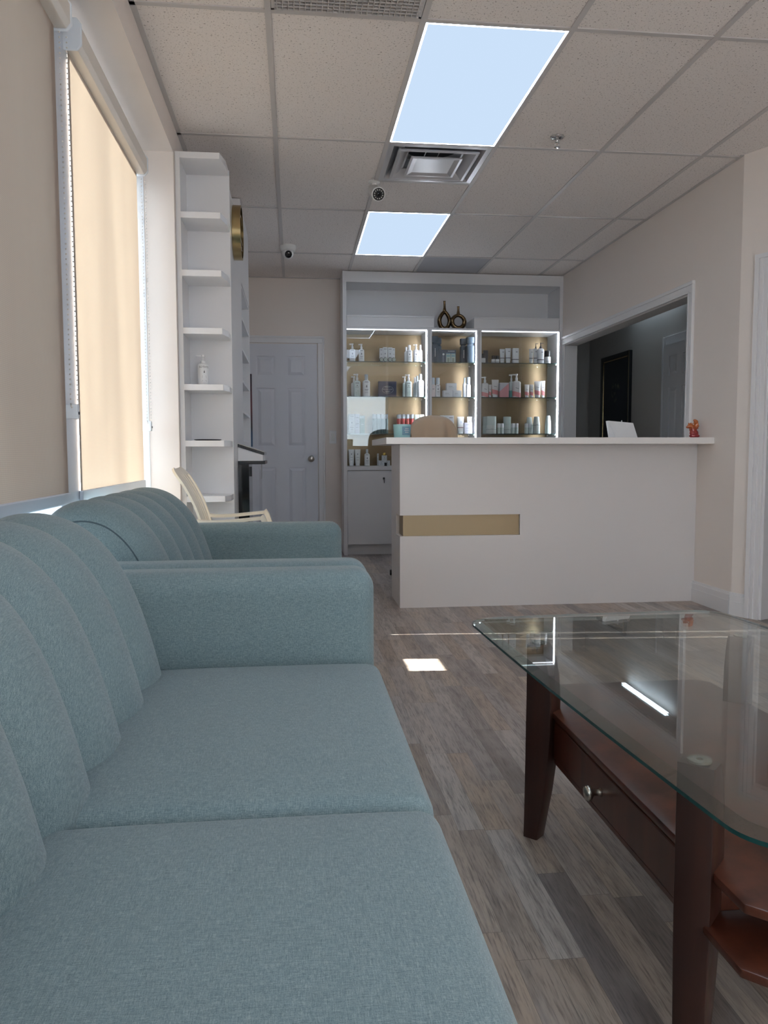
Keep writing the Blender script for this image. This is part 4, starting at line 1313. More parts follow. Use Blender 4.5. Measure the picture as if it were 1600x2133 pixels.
# glazed figurine: animal sitting up with a raised tail
fx, fy = 2.528, 4.76
bm = new()
def blob(x, z, r, sx=1, sz=1, y=0.0, sub=2):
    bmesh.ops.create_icosphere(bm, subdivisions=sub, radius=r, matrix=Matrix.Translation((fx + x, fy + y, TOP + z)) @ Matrix.Diagonal((sx, 0.85, sz, 1)))
for a in ((0.012, 0.012, 0.024, 1.5, 0.6), (0.008, 0.030, 0.026, 1.15, 1.0), (0.004, 0.050, 0.022, 1.0, 1.1), (0.000, 0.068, 0.018, 1.1, 0.9), (-0.020, 0.074, 0.016, 1.15, 1.0),
          (-0.034, 0.068, 0.010, 1.3, 0.8), (-0.028, 0.090, 0.006, 0.8, 1.2), (-0.014, 0.091, 0.006, 0.8, 1.2), (0.022, 0.078, 0.017, 0.9, 1.2), (0.020, 0.099, 0.017, 0.9, 1.0), (0.012, 0.112, 0.010, 1.2, 0.7), (-0.014, 0.050, 0.008, 1.4, 0.8)):
    blob(*a)
for k in range(10):
    an = k * 0.62
    blob(0.010 + 0.022 * math.cos(an), 0.075 + 0.022 * math.sin(an), 0.006, 1, 1, -0.012, 1)
me = bpy.data.meshes.new('animal_figurine'); bm.to_mesh(me); bm.free()
me.transform(Matrix.Translation((-fx, -fy, -TOP)))
def m_glaze():
    tt = NT('red_amber_glaze'); s = tt.n('ShaderNodeSeparateXYZ'); tt.l(tt.coord(), s.inputs[0])
    n = tt.noise(tt.coord(), 90.0, 3.0)
    zz = tt.math('ADD', s.outputs[2], tt.math('MULTIPLY', tt.math('SUBTRACT', n, 0.5), 0.05))
    col = tt.ramp(tt.math('MULTIPLY', zz, 8.0), [(0.1, lin((150, 48, 56))), (0.42, lin((150, 56, 44))), (0.58, lin((176, 92, 40))), (0.9, lin((190, 108, 62)))])
    return tt.done(tt.bsdf(col, 0.18, 0, 0.6))
me.materials.append(m_glaze())
o = bpy.data.objects.new('animal_figurine', me); COL.objects.link(o); o.location = (fx, fy, TOP)
md = o.modifiers.new('remesh', 'REMESH'); md.mode = 'VOXEL'; md.voxel_size = 0.0032; md.use_smooth_shade = True
md = o.modifiers.new('smooth', 'SMOOTH'); md.iterations = 2
tag(o, 'glossy red and amber animal figurine at the right end of the counter', 'figurine')

# office chair behind the counter with a beige cloth over it
kx, ky = 1.03, 5.78
t = thing('office_chair', 'dark office chair behind the counter under a beige cloth', 'chair', (kx, ky, 0))
bm = new(); rbox(bm, ((kx - 0.13, kx + 0.13), (ky - 0.015, ky + 0.04), (0.60, 1.17)), 0.03, 4, 6); obj('backrest', bm, M['dark_grey'], t, True)
bm = new(); rbox(bm, ((kx - 0.24, kx + 0.24), (ky + 0.05, ky + 0.52), (0.44, 0.52)), 0.03, 4, 6); obj('seat', bm, M['dark_grey'], t, True)
bm = new(); lathe(bm, [(0.028, 0.08), (0.028, 0.44)], (kx, ky + 0.28, 0), 16); obj('gas_post', bm, M['black_plastic'], t, True, 0.7)
bm = new(); quad_box(bm, kx - 0.03, kx + 0.03, ky + 0.02, ky + 0.3, 0.40, 0.44); quad_box(bm, kx - 0.03, kx + 0.03, ky + 0.005, ky + 0.045, 0.40, 0.62); obj('back_bracket', bm, M['black_plastic'], t)
for k in range(5):
    a = 2 * PI * k / 5 + 0.3
    bm = new(); tube(bm, [(kx, ky + 0.28, 0.09), (kx + 0.28 * math.cos(a), ky + 0.28 + 0.28 * math.sin(a), 0.055)], 0.018, 8); obj('base_spoke', bm, M['black_plastic'], t)
    bm = new(); lathe(bm, [(0.022, -0.018), (0.022, 0.018)], (kx + 0.28 * math.cos(a), ky + 0.28 + 0.28 * math.sin(a), 0.0225), 14, 1, 'x'); obj('caster', bm, M['black_plastic'], t)
# cloth: rounded hood over the top, longer on the right
bm = new()
NU, NV = 40, 20
grid = []
for j in range(NV + 1):
    v = j / NV
    row = []
    for i in range(NU + 1):
        u = -1 + 2 * i / NU
        # arch across X
        x = kx + 0.172 * math.sin(u * PI / 2) * (1.0 + 0.03 * v) + 0.0
        ztop = 1.244 - 0.118 * abs(u) ** 2.1
        drop = 0.34 * v if u > -0.55 else 0.34 * v * max(0.18, 1 - (-0.55 - u) / 0.55)
        yb = ky - 0.028 - 0.05 * min(1, v * 2.2)
        fold = 0.016 * math.sin(9 * u + 1.2 * v) * min(1, v * 3) + 0.020 * math.exp(-((u - 0.28 + 0.15 * v) / 0.07) ** 2) * min(1, v * 3)
        if j == 0:
            p = (x, ky + 0.015, ztop + 0.006)
        else:
            p = (x, yb - fold, ztop - drop * 0.95 - 0.012 * v)
        row.append(bm.verts.new(p))
    grid.append(row)
bk = [bm.verts.new((r.co.x, ky + 0.06, r.co.z - 0.02)) for r in grid[0]]
bk2 = [bm.verts.new((r.co.x, ky + 0.068, r.co.z - 0.30)) for r in grid[0]]
allrows = [bk2, bk] + grid
for A_, B_ in zip(allrows, allrows[1:]):
    for i in range(NU):
        bm.faces.new((A_[i], A_[i + 1], B_[i + 1], B_[i]))
bmesh.ops.recalc_face_normals(bm, faces=bm.faces)
o = obj('draped_cloth', bm, M['cloth_beige'], None, True)
md = o.modifiers.new('thickness', 'SOLIDIFY'); md.thickness = 0.003; md.offset = 1
tag(o, 'beige cloth draped over the chair back behind the counter', 'cloth')

# ------------------------------------------------------------------ display cabinet on the back wall
FY = 7.42
cab = thing('display_cabinet', 'white built-in display cabinet with lit gold-backed glass shelves', 'cabinet', (1.53, 7.6, 0))
def cbox(name, x0, x1, y0, y1, z0, z1, mat=None, parent=None, bev=0.0008):
    return box(name, (x0, x1, y0, y1, z0, z1), mat or WB, parent or cab, bev)
YB = BACK - 0.001
cbox('side_panel', 0.462, 0.496, FY, YB, 0, CZ - 0.007)
cbox('side_panel', 2.556, RIGHT - 0.001, FY, YB, 0, CZ - 0.007)
cbox('header', 0.496, 2.556, FY, FY + 0.03, 2.568, CZ - 0.007)
cbox('niche_top', 0.496, 2.556, FY + 0.03, YB, 2.568, 2.584)
cbox('niche_back', 0.496, 2.556, YB - 0.016, YB, 2.158, 2.568)
cbox('carcass_top', 0.496, 2.556, FY, YB, 2.140, 2.158)
cbox('top_fascia_box', 0.499, 1.331, FY + 0.004, YB - 0.03, 2.160, 2.262)
cbox('top_fascia_box', 1.716, 2.553, FY + 0.004, YB - 0.03, 2.160, 2.262)
bm = new()
for a, b in ((0.499, 1.331), (1.716, 2.553)):
    quad_box(bm, a, b, FY - 0.002, FY + 0.0035, 2.250, 2.266, 0.001)
obj('fascia_lip', bm, WB, cab)
for a, b in ((1.262, 1.308), (1.744, 1.790)):
    cbox('upright', a, b, FY, YB - 0.02, 0.845, 2.140)
    bm = new(); quad_box(bm, (a + b) / 2 - 0.0012, (a + b) / 2 + 0.0012, FY - 0.0006, FY + 0.001, 0.845, 2.140); obj('joint_line', bm, M['dark_grey'], cab)
cbox('gold_back', 0.496, 2.556, YB - 0.02, YB - 0.012, 0.853, 2.140, M['gold_panel'])
cbox('base_board', 0.496, 2.556, FY, YB, 0.812, 0.850)
for a, b in ((0.498, 1.022), (1.026, 1.55), (1.554, 2.05), (2.054, 2.555)):
    d = cbox('cabinet_door', a, b, FY, FY + 0.018, 0.103, 0.806)
    if a < 0.6:
        bm = new(); lathe(bm, [(0.009, FY), (0.009, FY - 0.006), (0.006, FY - 0.007)], (0.845, 0, 0.735), 16, 1, 'y')
        quad_box(bm, 0.843, 0.847, FY - 0.028, FY - 0.006, 0.728, 0.742); quad_box(bm, 0.842, 0.848, FY - 0.026, FY - 0.023, 0.690, 0.728)
        obj('lock_key', bm, M['black_plastic'], d)
cbox('plinth', 0.496, 2.556, FY + 0.05, FY + 0.07, 0, 0.10)
cbox('carcass_floor', 0.496, 2.556, FY + 0.018, YB, 0.101, 0.118)
bays = ((0.496, 1.262), (1.308, 1.744), (1.790, 2.556))
for bi, (a, b) in enumerate(bays):
    for z in (1.842, 1.512, 1.160):
        bm = new(); quad_box(bm, a + 0.001, b - 0.001, FY + 0.036, YB - 0.03, z - 0.008, z)
        for f in bm.faces:
            c = f.calc_center_median()
            if abs(c.y - (FY + 0.036)) < 1e-4:
                f.material_index = 1
        s = obj('glass_shelf', bm, [M['shelf_glass'], M['shelf_edge']], cab)
        for x in (a + 0.006, b - 0.006):
            for y in (FY + 0.07, YB - 0.07):
                bm = new(); quad_box(bm, x - 0.006, x + 0.006, y - 0.008, y + 0.008, z - 0.016, z - 0.0082)
                obj('shelf_pin', bm, M['nickel'], s)
    # vertical light strip at the right front of each bay, one along the top
    bm = new(); quad_box(bm, b - 0.007, b - 0.0005, FY + 0.020, FY + 0.031, 0.86 if bi else 1.16, 2.132)
    st = obj('light_strip', bm, M['led'], cab); st['label'] = 'glowing vertical light strip'
    bm = new(); quad_box(bm, a + 0.004, b - 0.013, FY + 0.022, FY + 0.030, 2.133, 2.1395)
    obj('top_light_strip', bm, M['led_top'], cab)
    # glass doors
    m_ = (a + b) / 2
    gl = ((a + 0.001, b - 0.001),) if b - a < 0.6 else ((a + 0.001, m_ + 0.012), (m_ - 0.012, b - 0.001))
    for k, (u, v) in enumerate(gl):
        y = FY + 0.004 + 0.007 * k
        bm = new(); quad_box(bm, u, v, y, y + 0.005, 0.8502, 2.1325); obj('glass_door', bm, M['case_glass'], cab)
bm = new(); lathe(bm, [(0.010, FY + 0.0035), (0.010, FY - 0.014), (0.007, FY - 0.016)], (0.862, 0, 0.868), 14, 1, 'y'); quad_box(bm, 0.850, 0.874, FY - 0.003, FY + 0.0035, 0.852, 0.884)
obj('glass_lock', bm, M['black_plastic'], cab)
bm = new(); lathe(bm, [(0.13, 2.1395), (0.13, 2.134), (0.11, 2.130), (0.01, 2.129)], (1.53, FY + 0.17, 0), 36, 0.8); pl = obj('puck_lamp', bm, M['steel_paint'], cab, True, 0.6)

# ------------------------------------------------------------------ bronze vases in the niche
def ring_vase(label, cx, cy, zb, hx, hz, neck, tear):
    t = thing('ring_vase', label, 'vase', (cx, cy, zb), 'gilt ring vases on the cabinet')
    pts, rad = [], []
    n = 44
    for k in range(n):
        a = -PI / 2 + 2 * PI * k / n
        c, s = math.cos(a), math.sin(a)
        k_ = 1.0 - (0.42 * max(0.0, s) ** 1.4 if tear else 0.10 * max(0.0, s) ** 3)
        pts.append((cx + hx * c * k_, cy, zb + hz + hz * s))
        rad.append(0.021 - 0.004 * max(0, s))
    z0 = min(p[2] for p in pts) - 0.021
    pts = [(p[0], p[1], p[2] + (zb - z0)) for p in pts]
    bm = new(); tube(bm, pts, rad, 14, True, 1.5)
    obj('ring_body', bm, M['bronze'], t, True)
    zt = max(p[2] for p in pts)
    bm = new(); lathe(bm, [(0.024, zt - 0.012), (0.017, zt + 0.018), (0.012, zt + 0.045), (0.011, zt + neck - 0.006), (0.014, zt + neck), (0.008, zt + neck), (0.006, zt + neck - 0.02)], (cx, cy, 0), 20)
    obj('neck', bm, M['bronze'], t, True)
ring_vase('gilt teardrop ring vase, taller one on the left above the middle bay', 1.462, 7.60, 2.1585, 0.050, 0.080, 0.105, True)
ring_vase('gilt round ring vase with short neck, right one above the middle bay', 1.587, 7.545, 2.1585, 0.060, 0.060, 0.085, False)

# ------------------------------------------------------------------ products: kind, x, y, base z, width, height, look, label, group
PRODUCTS = [
    ('pump', 0.556, 7.5, 1.842, 0.055, 0.168, 'print', 'white pump bottle, leftmost on the left bay top shelf', ''),
    ('pump', 0.642, 7.5, 1.842, 0.053, 0.166, 'print', 'white pump bottle, second from the left on the left bay top shelf', ''),
    ('carton', 0.831, 7.5, 1.842, 0.032, 0.126, 'whiteprint', 'small upright white carton, leftmost of four by the green jars, left bay top shelf', ''),
    ('carton', 0.869, 7.5, 1.842, 0.043, 0.136, 'whiteprint', 'small upright white carton, second of four by the green jars, left bay top shelf', ''),
    ('carton', 0.916, 7.5, 1.842, 0.043, 0.134, 'whiteprint', 'small upright white carton, third of four by the green jars, left bay top shelf', ''),
    ('carton', 0.95, 7.5, 1.842, 0.024, 0.128, 'whiteprint', 'small upright white carton, rightmost of four by the green jars, left bay top shelf', ''),
    ('lyingjar', 0.832, 7.5, 1.842, 0.034, 0.039, 'darkgreen', 'dark green jar lying lid forward, leftmost of four under the white cartons', ''),
    ('lyingjar', 0.87, 7.5, 1.842, 0.043, 0.04, 'darkgreen', 'dark green jar lying lid forward, second from left of four under the white cartons', ''),
    ('lyingjar', 0.914, 7.5, 1.842, 0.044, 0.04, 'darkgreen', 'dark green jar lying lid forward, third from left of four under the white cartons', ''),
    ('lyingjar', 0.95, 7.5, 1.842, 0.026, 0.041, 'darkgreen', 'dark green jar lying lid forward, rightmost of four under the white cartons', ''),
    ('lotion', 1.084, 7.585, 1.842, 0.037, 0.154, 'white', 'white bottle half hidden behind the right hand bottles on the left bay top shelf', ''),
    ('lotion', 1.103, 7.5, 1.842, 0.054, 0.161, 'print', 'white capped bottle, left front of the right hand bottles, left bay top shelf', ''),
    ('pump', 1.166, 7.5, 1.842, 0.051, 0.169, 'print', 'white pump bottle in the middle of the right hand bottles, left bay top shelf', ''),
    ('lotion', 1.21, 7.5, 1.842, 0.036, 0.163, 'print', 'narrow white capped bottle by the light strip, left bay top shelf', ''),
    ('pump', 0.576, 7.585, 1.512, 0.053, 0.2, 'white', 'white pump bottle half hidden at the far left back of the left bay second shelf', ''),
    ('pump', 0.599, 7.5, 1.512, 0.066, 0.214, 'mintprint', 'pale mint pump bottle, front left on the left bay second shelf', ''),
    ('capbottle', 0.688, 7.5, 1.512, 0.07, 0.21, 'print', 'white bottle with clear cap, just left of the navy box', ''),
    ('giftbox', 0.888, 7.5, 1.512, 0.172, 0.145, 'navyprint', 'navy blue gift box with pale oval emblem on the left bay second shelf', ''),
    ('pump', 1.07, 7.585, 1.512, 0.047, 0.204, 'mint', 'pale bottle half hidden behind the mint pump bottle right of the navy box', ''),
    ('pump', 1.094, 7.5, 1.512, 0.063, 0.214, 'mintprint', 'pale mint pump bottle just right of the navy box', ''),
    ('capbottle', 1.182, 7.67, 1.512, 0.036, 0.204, 'white', 'white capped bottle furthest back at the right end of the left bay second shelf', ''),
    ('capbottle', 1.192, 7.585, 1.512, 0.047, 0.209, 'white', 'white capped bottle, second back at the right end of the left bay second shelf', ''),
    ('capbottle', 1.211, 7.5, 1.512, 0.061, 0.217, 'print', 'white bottle with clear cap at the front right end of the left bay second shelf', ''),
    ('carton', 0.546, 7.5, 1.16, 0.057, 0.185, 'whiteprint', 'tall white carton, leftmost on the left bay third shelf', ''),
    ('carton', 0.599, 7.5, 1.16, 0.044, 0.185, 'lavprint', 'tall pale carton, second from the left on the left bay third shelf', ''),
    ('carton', 0.648, 7.5, 1.16, 0.044, 0.171, 'green', 'tall green carton with pale top beside two white cartons', ''),
    ('flask', 0.766, 7.5, 1.16, 0.04, 0.181, 'bluegreen', 'slim blue green glass bottle, leftmost of the front four on the left bay third shelf', ''),
    ('flask', 0.803, 7.5, 1.16, 0.04, 0.181, 'bluegreen', 'slim blue green glass bottle, second of the front four on the left bay third shelf', ''),
    ('flask', 0.84, 7.5, 1.16, 0.04, 0.181, 'bluegreen', 'slim blue green glass bottle, third of the front four on the left bay third shelf', ''),
    ('flask', 0.877, 7.5, 1.16, 0.04, 0.181, 'bluegreen', 'slim blue green glass bottle, rightmost of the front four on the left bay third shelf', ''),
    ('flask', 0.77, 7.585, 1.16, 0.037, 0.19, 'bluegreen', 'blue green bottle in the back row of four on the left bay third shelf', 'blue green bottles in the back row'),
    ('flask', 0.808, 7.585, 1.16, 0.038, 0.19, 'bluegreen', 'blue green bottle in the back row of four on the left bay third shelf', 'blue green bottles in the back row'),
    ('flask', 0.848, 7.585, 1.16, 0.038, 0.19, 'bluegreen', 'blue green bottle in the back row of four on the left bay third shelf', 'blue green bottles in the back row'),
    ('flask', 0.888, 7.585, 1.16, 0.038, 0.19, 'bluegreen', 'blue green bottle in the back row of four on the left bay third shelf', 'blue green bottles in the back row'),
    ('flask', 0.998, 7.5, 1.16, 0.04, 0.181, 'red', 'red liquid bottle, leftmost of the front four above the blue candle', ''),
    ('flask', 1.04, 7.5, 1.16, 0.04, 0.182, 'red', 'red liquid bottle, second from left of the front four above the blue candle', ''),
    ('flask', 1.082, 7.5, 1.16, 0.04, 0.182, 'red', 'red liquid bottle, third from left of the front four above the blue candle', ''),
    ('flask', 1.124, 7.5, 1.16, 0.04, 0.182, 'red', 'red liquid bottle, rightmost of the front four above the blue candle', ''),
    ('flask', 1.019, 7.585, 1.16, 0.033, 0.19, 'red', 'red liquid bottle in the back row of four on the left bay third shelf', 'red bottles in the back row'),
    ('flask', 1.062, 7.585, 1.16, 0.033, 0.191, 'red', 'red liquid bottle in the back row of four on the left bay third shelf', 'red bottles in the back row'),
    ('flask', 1.104, 7.585, 1.16, 0.033, 0.191, 'red', 'red liquid bottle in the back row of four on the left bay third shelf', 'red bottles in the back row'),
    ('flask', 1.146, 7.585, 1.16, 0.033, 0.191, 'red', 'red liquid bottle in the back row of four on the left bay third shelf', 'red bottles in the back row'),
    ('carton', 1.176, 7.5, 1.16, 0.042, 0.182, 'mintcarton', 'pale mint carton on the left behind the beige cloth on the left bay third shelf', ''),
    ('carton', 1.223, 7.5, 1.16, 0.042, 0.182, 'mintcarton', 'pale mint carton on the right behind the beige cloth on the left bay third shelf', ''),
    ('tube', 0.542, 7.5, 0.853, 0.057, 0.158, 'tubeprint', 'white squeeze tube, leftmost at the left bay bottom board', ''),
    ('tube', 0.601, 7.5, 0.853, 0.057, 0.158, 'tubeprint', 'white squeeze tube, second from the left at the left bay bottom board', ''),
    ('capbottle', 0.692, 7.5, 0.853, 0.051, 0.16, 'print', 'small white spray bottle beside two squeeze tubes at the left bay bottom board', ''),
    ('carton', 0.806, 7.585, 0.853, 0.016, 0.116, 'whiteprint', 'tall pale carton standing behind the small stacked cartons', ''),
    ('carton', 0.828, 7.5, 0.853, 0.056, 0.049, 'whiteprint', 'small pale carton, lower left of the little stack at the left bay bottom board', ''),
    ('carton', 0.886, 7.5, 0.853, 0.052, 0.049, 'whiteprint', 'small pale carton, lower right of the little stack at the left bay bottom board', ''),
    ('goldcarton', 0.859, 7.5, 0.902, 0.049, 0.074, 'whiteprint', 'small carton with gold cap, on top of the little stack of cartons', ''),
    ('cracker', 1.348, 7.5, 1.842, 0.06, 0.246, 'navyletters', 'tall navy cracker shaped box, front left in the middle cabinet bay', ''),
    ('cracker', 1.394, 7.585, 1.842, 0.066, 0.245, 'navy', 'navy cracker shaped box standing behind the left one in the middle cabinet bay', ''),
    ('windowbox', 1.498, 7.585, 1.842, 0.143, 0.131, 'navybox', 'dark blue display carton with two pale windows between the navy crackers', ''),
    ('cracker', 1.646, 7.585, 1.842, 0.061, 0.24, 'navyletters', 'slim navy cracker box with white lettering, left one of the right hand pair', ''),
    ('cracker', 1.696, 7.5, 1.842, 0.077, 0.242, 'navy', 'large navy cracker box beside the light strip in the middle cabinet bay', ''),
    ('capbottle', 1.334, 7.5, 1.512, 0.045, 0.184, 'rose', 'slim rose white bottle, leftmost on the middle bay second shelf', ''),
    ('capbottle', 1.38, 7.5, 1.512, 0.045, 0.184, 'print', 'slim white bottle, second from the left on the middle bay second shelf', ''),
    ('carton', 1.475, 7.5, 1.512, 0.092, 0.061, 'pale', 'pale grey carton, lower left of the three stacked on the middle bay second shelf', ''),
    ('carton', 1.565, 7.5, 1.512, 0.082, 0.062, 'pale', 'pale grey carton, lower right of the three stacked on the middle bay second shelf', ''),
    ('carton', 1.51, 7.5, 1.575, 0.096, 0.067, 'pale', 'pale grey carton on top of the other two on the middle bay second shelf', ''),
    ('capbottle', 1.662, 7.585, 1.512, 0.038, 0.195, 'white', 'white bottle at the back right of the middle bay second shelf', ''),
    ('capbottle', 1.678, 7.5, 1.512, 0.045, 0.192, 'print', 'white bottle beside the light strip on the middle bay second shelf', ''),
    ('carton', 1.438, 7.5, 1.16, 0.074, 0.174, 'whiteprint', 'tall pale carton, left of two behind the beige cloth on the middle bay third shelf', ''),
    ('carton', 1.506, 7.5, 1.16, 0.059, 0.174, 'whiteprint', 'tall pale carton, right of two behind the beige cloth on the middle bay third shelf', ''),
    ('tube', 1.623, 7.585, 1.16, 0.068, 0.169, 'redband', 'wide white tube with dark red band on the middle bay third shelf', ''),
    ('carton', 1.676, 7.5, 1.16, 0.075, 0.105, 'lavprint', 'lavender grey carton beside the light strip on the middle bay third shelf', ''),
    ('tube', 1.713, 7.585, 1.16, 0.05, 0.169, 'tubeprint', 'white tube behind the lavender carton on the middle bay third shelf', ''),
    ('jar', 1.826, 7.5, 1.842, 0.043, 0.088, 'blacklid', 'white jar with black lid, leftmost on the right bay top shelf', ''),
    ('carton', 1.868, 7.585, 1.842, 0.043, 0.13, 'charcoal', 'charcoal carton behind the leftmost jar on the right bay top shelf', ''),
    ('jar', 1.926, 7.5, 1.842, 0.038, 0.071, 'blacklidband', 'low white jar with dark lid, left of touching pair, right bay top shelf', ''),
    ('jar', 1.966, 7.5, 1.842, 0.038, 0.071, 'blacklidband', 'low white jar with dark lid, right of touching pair, right bay top shelf', ''),
    ('tube', 2.014, 7.5, 1.842, 0.052, 0.136, 'blackband', 'white tube with black band, just right of the two low jars', ''),
    ('tube', 2.072, 7.5, 1.842, 0.057, 0.144, 'blackband', 'taller white tube with black band in the middle of the right bay top shelf', ''),
    ('carton', 2.143, 7.5, 1.842, 0.058, 0.143, 'blackband', 'white carton with black band beside the two middle tubes on the right bay top shelf', ''),
    ('tube', 2.302, 7.5, 1.842, 0.043, 0.14, 'blackband', 'white tube with black band, left front of the right hand group, right bay top shelf', ''),
    ('tube', 2.344, 7.5, 1.842, 0.04, 0.145, 'blackband', 'white tube with black band, right beside the large black pump bottle', ''),
    ('blackpump', 2.375, 7.585, 1.842, 0.044, 0.206, 'blackband', 'black pump bottle mostly hidden behind the tubes on the right bay top shelf', ''),
    ('blackpump', 2.397, 7.5, 1.842, 0.062, 0.201, 'blackband', 'large white bottle with black pump on the right bay top shelf', ''),
    ('jar', 2.465, 7.5, 1.842, 0.064, 0.123, 'blacklid', 'white jar with tall black lid by the light strip, right bay top shelf', ''),
    ('pump', 1.844, 7.5, 1.512, 0.065, 0.198, 'pink', 'white and pink pump bottle, leftmost on the right bay second shelf', ''),
    ('tube', 1.896, 7.5, 1.512, 0.029, 0.124, 'pink', 'small narrow white and pink tube beside the leftmost pump bottle', ''),
    ('tube', 1.946, 7.5, 1.512, 0.071, 0.171, 'pink', 'large white and pink tube left of the pale carton with pink corner', ''),
    ('carton', 2.03, 7.5, 1.512, 0.088, 0.139, 'pinkdiag', 'pale carton with pink diagonal corner in the middle of the right bay second shelf', ''),
    ('pump', 2.13, 7.585, 1.512, 0.046, 0.232, 'teal', 'teal and white pump bottle half hidden behind the tall pink one', ''),
    ('pump', 2.158, 7.5, 1.512, 0.077, 0.228, 'pink', 'tall white and pink pump bottle in the middle of the right bay second shelf', ''),
    ('tube', 2.263, 7.5, 1.512, 0.046, 0.127, 'pink', 'short white and pink tube, leftmost of the right hand four', ''),
    ('tube', 2.31, 7.5, 1.512, 0.044, 0.127, 'pink', 'short white and pink tube, second of the right hand four', ''),
    ('tube', 2.369, 7.5, 1.512, 0.07, 0.16, 'pink', 'tall white and pink tube, third of the right hand four', ''),
    ('tube', 2.453, 7.585, 1.512, 0.044, 0.171, 'pink', 'tall white and pink tube, furthest right on the right bay second shelf', ''),
    ('jar', 1.879, 7.585, 1.16, 0.07, 0.17, 'mint', 'tall pale jar at the back left of the right bay third shelf', ''),
    ('jar', 1.91, 7.5, 1.16, 0.101, 0.17, 'mintline', 'wide pearly jar with line round it, leftmost front on the right bay third shelf', ''),
    ('jar', 1.986, 7.5, 1.16, 0.032, 0.101, 'mint', 'small pale jar, leftmost of the four low ones on the right bay third shelf', ''),
    ('jar', 2.018, 7.5, 1.16, 0.031, 0.101, 'mint', 'small pale jar, second of the four low ones on the right bay third shelf', ''),
    ('jar', 2.091, 7.585, 1.16, 0.078, 0.17, 'mintline', 'tall pale jar between two pairs of low jars on the right bay third shelf', ''),
    ('jar', 2.127, 7.5, 1.16, 0.036, 0.101, 'mint', 'small pale jar, third of the four low ones on the right bay third shelf', ''),
    ('jar', 2.164, 7.5, 1.16, 0.035, 0.101, 'mint', 'small pale jar, rightmost of the four low ones on the right bay third shelf', ''),
    ('jar', 2.261, 7.5, 1.16, 0.034, 0.101, 'mint', 'small pale jar in front of the tall right hand jars, left one', ''),
    ('jar', 2.297, 7.5, 1.16, 0.034, 0.101, 'mint', 'small pale jar in front of the tall right hand jars, right one', ''),
    ('taper', 2.318, 7.585, 1.16, 0.068, 0.166, 'mintline', 'tall tapered pale bottle behind the two small right hand jars, right bay third shelf', ''),
    ('taper', 2.364, 7.5, 1.16, 0.073, 0.167, 'mintline', 'tall tapered pale bottle right of the two small jars on the right bay third shelf', ''),
    ('taper', 2.48, 7.5, 1.16, 0.06, 0.177, 'mint', 'slim tapered white bottle by the light strip on the right bay third shelf', ''),
]

def rrect(w, d, r, n=5):
    pts = []
    for sx, sy, a0 in ((1, 1, 0), (-1, 1, PI / 2), (-1, -1, PI), (1, -1, 3 * PI / 2)):
        for k in range(n + 1):
            a = a0 + PI / 2 * k / n
            pts.append((sx * (w / 2 - r) + r * math.cos(a), sy * (d / 2 - r) + r * math.sin(a)))
    return pts
def loft(bm, secs):
    """secs: (z, outline points); equal counts"""
    rows = [[bm.verts.new((x, y, z)) for x, y in pts] for z, pts in secs]
    n = len(rows[0])
    for A_, B_ in zip(rows, rows[1:]):
        for k in range(n):
            bm.faces.new((A_[k], A_[(k + 1) % n], B_[(k + 1) % n], B_[k]))
    bm.faces.new(rows[0]); bm.faces.new(rows[-1])
    bmesh.ops.recalc_face_normals(bm, faces=bm.faces)
def ell(w, d, n=24):
    return [(w / 2 * math.cos(2 * PI * k / n), d / 2 * math.sin(2 * PI * k / n)) for k in range(n)]
def lpart(name, bm, mat, t, **kw):
    """part built in the thing's own coordinates"""
    bmesh.ops.translate(bm, verts=bm.verts, vec=t.location)
    return obj(name, bm, mat, t, **kw)

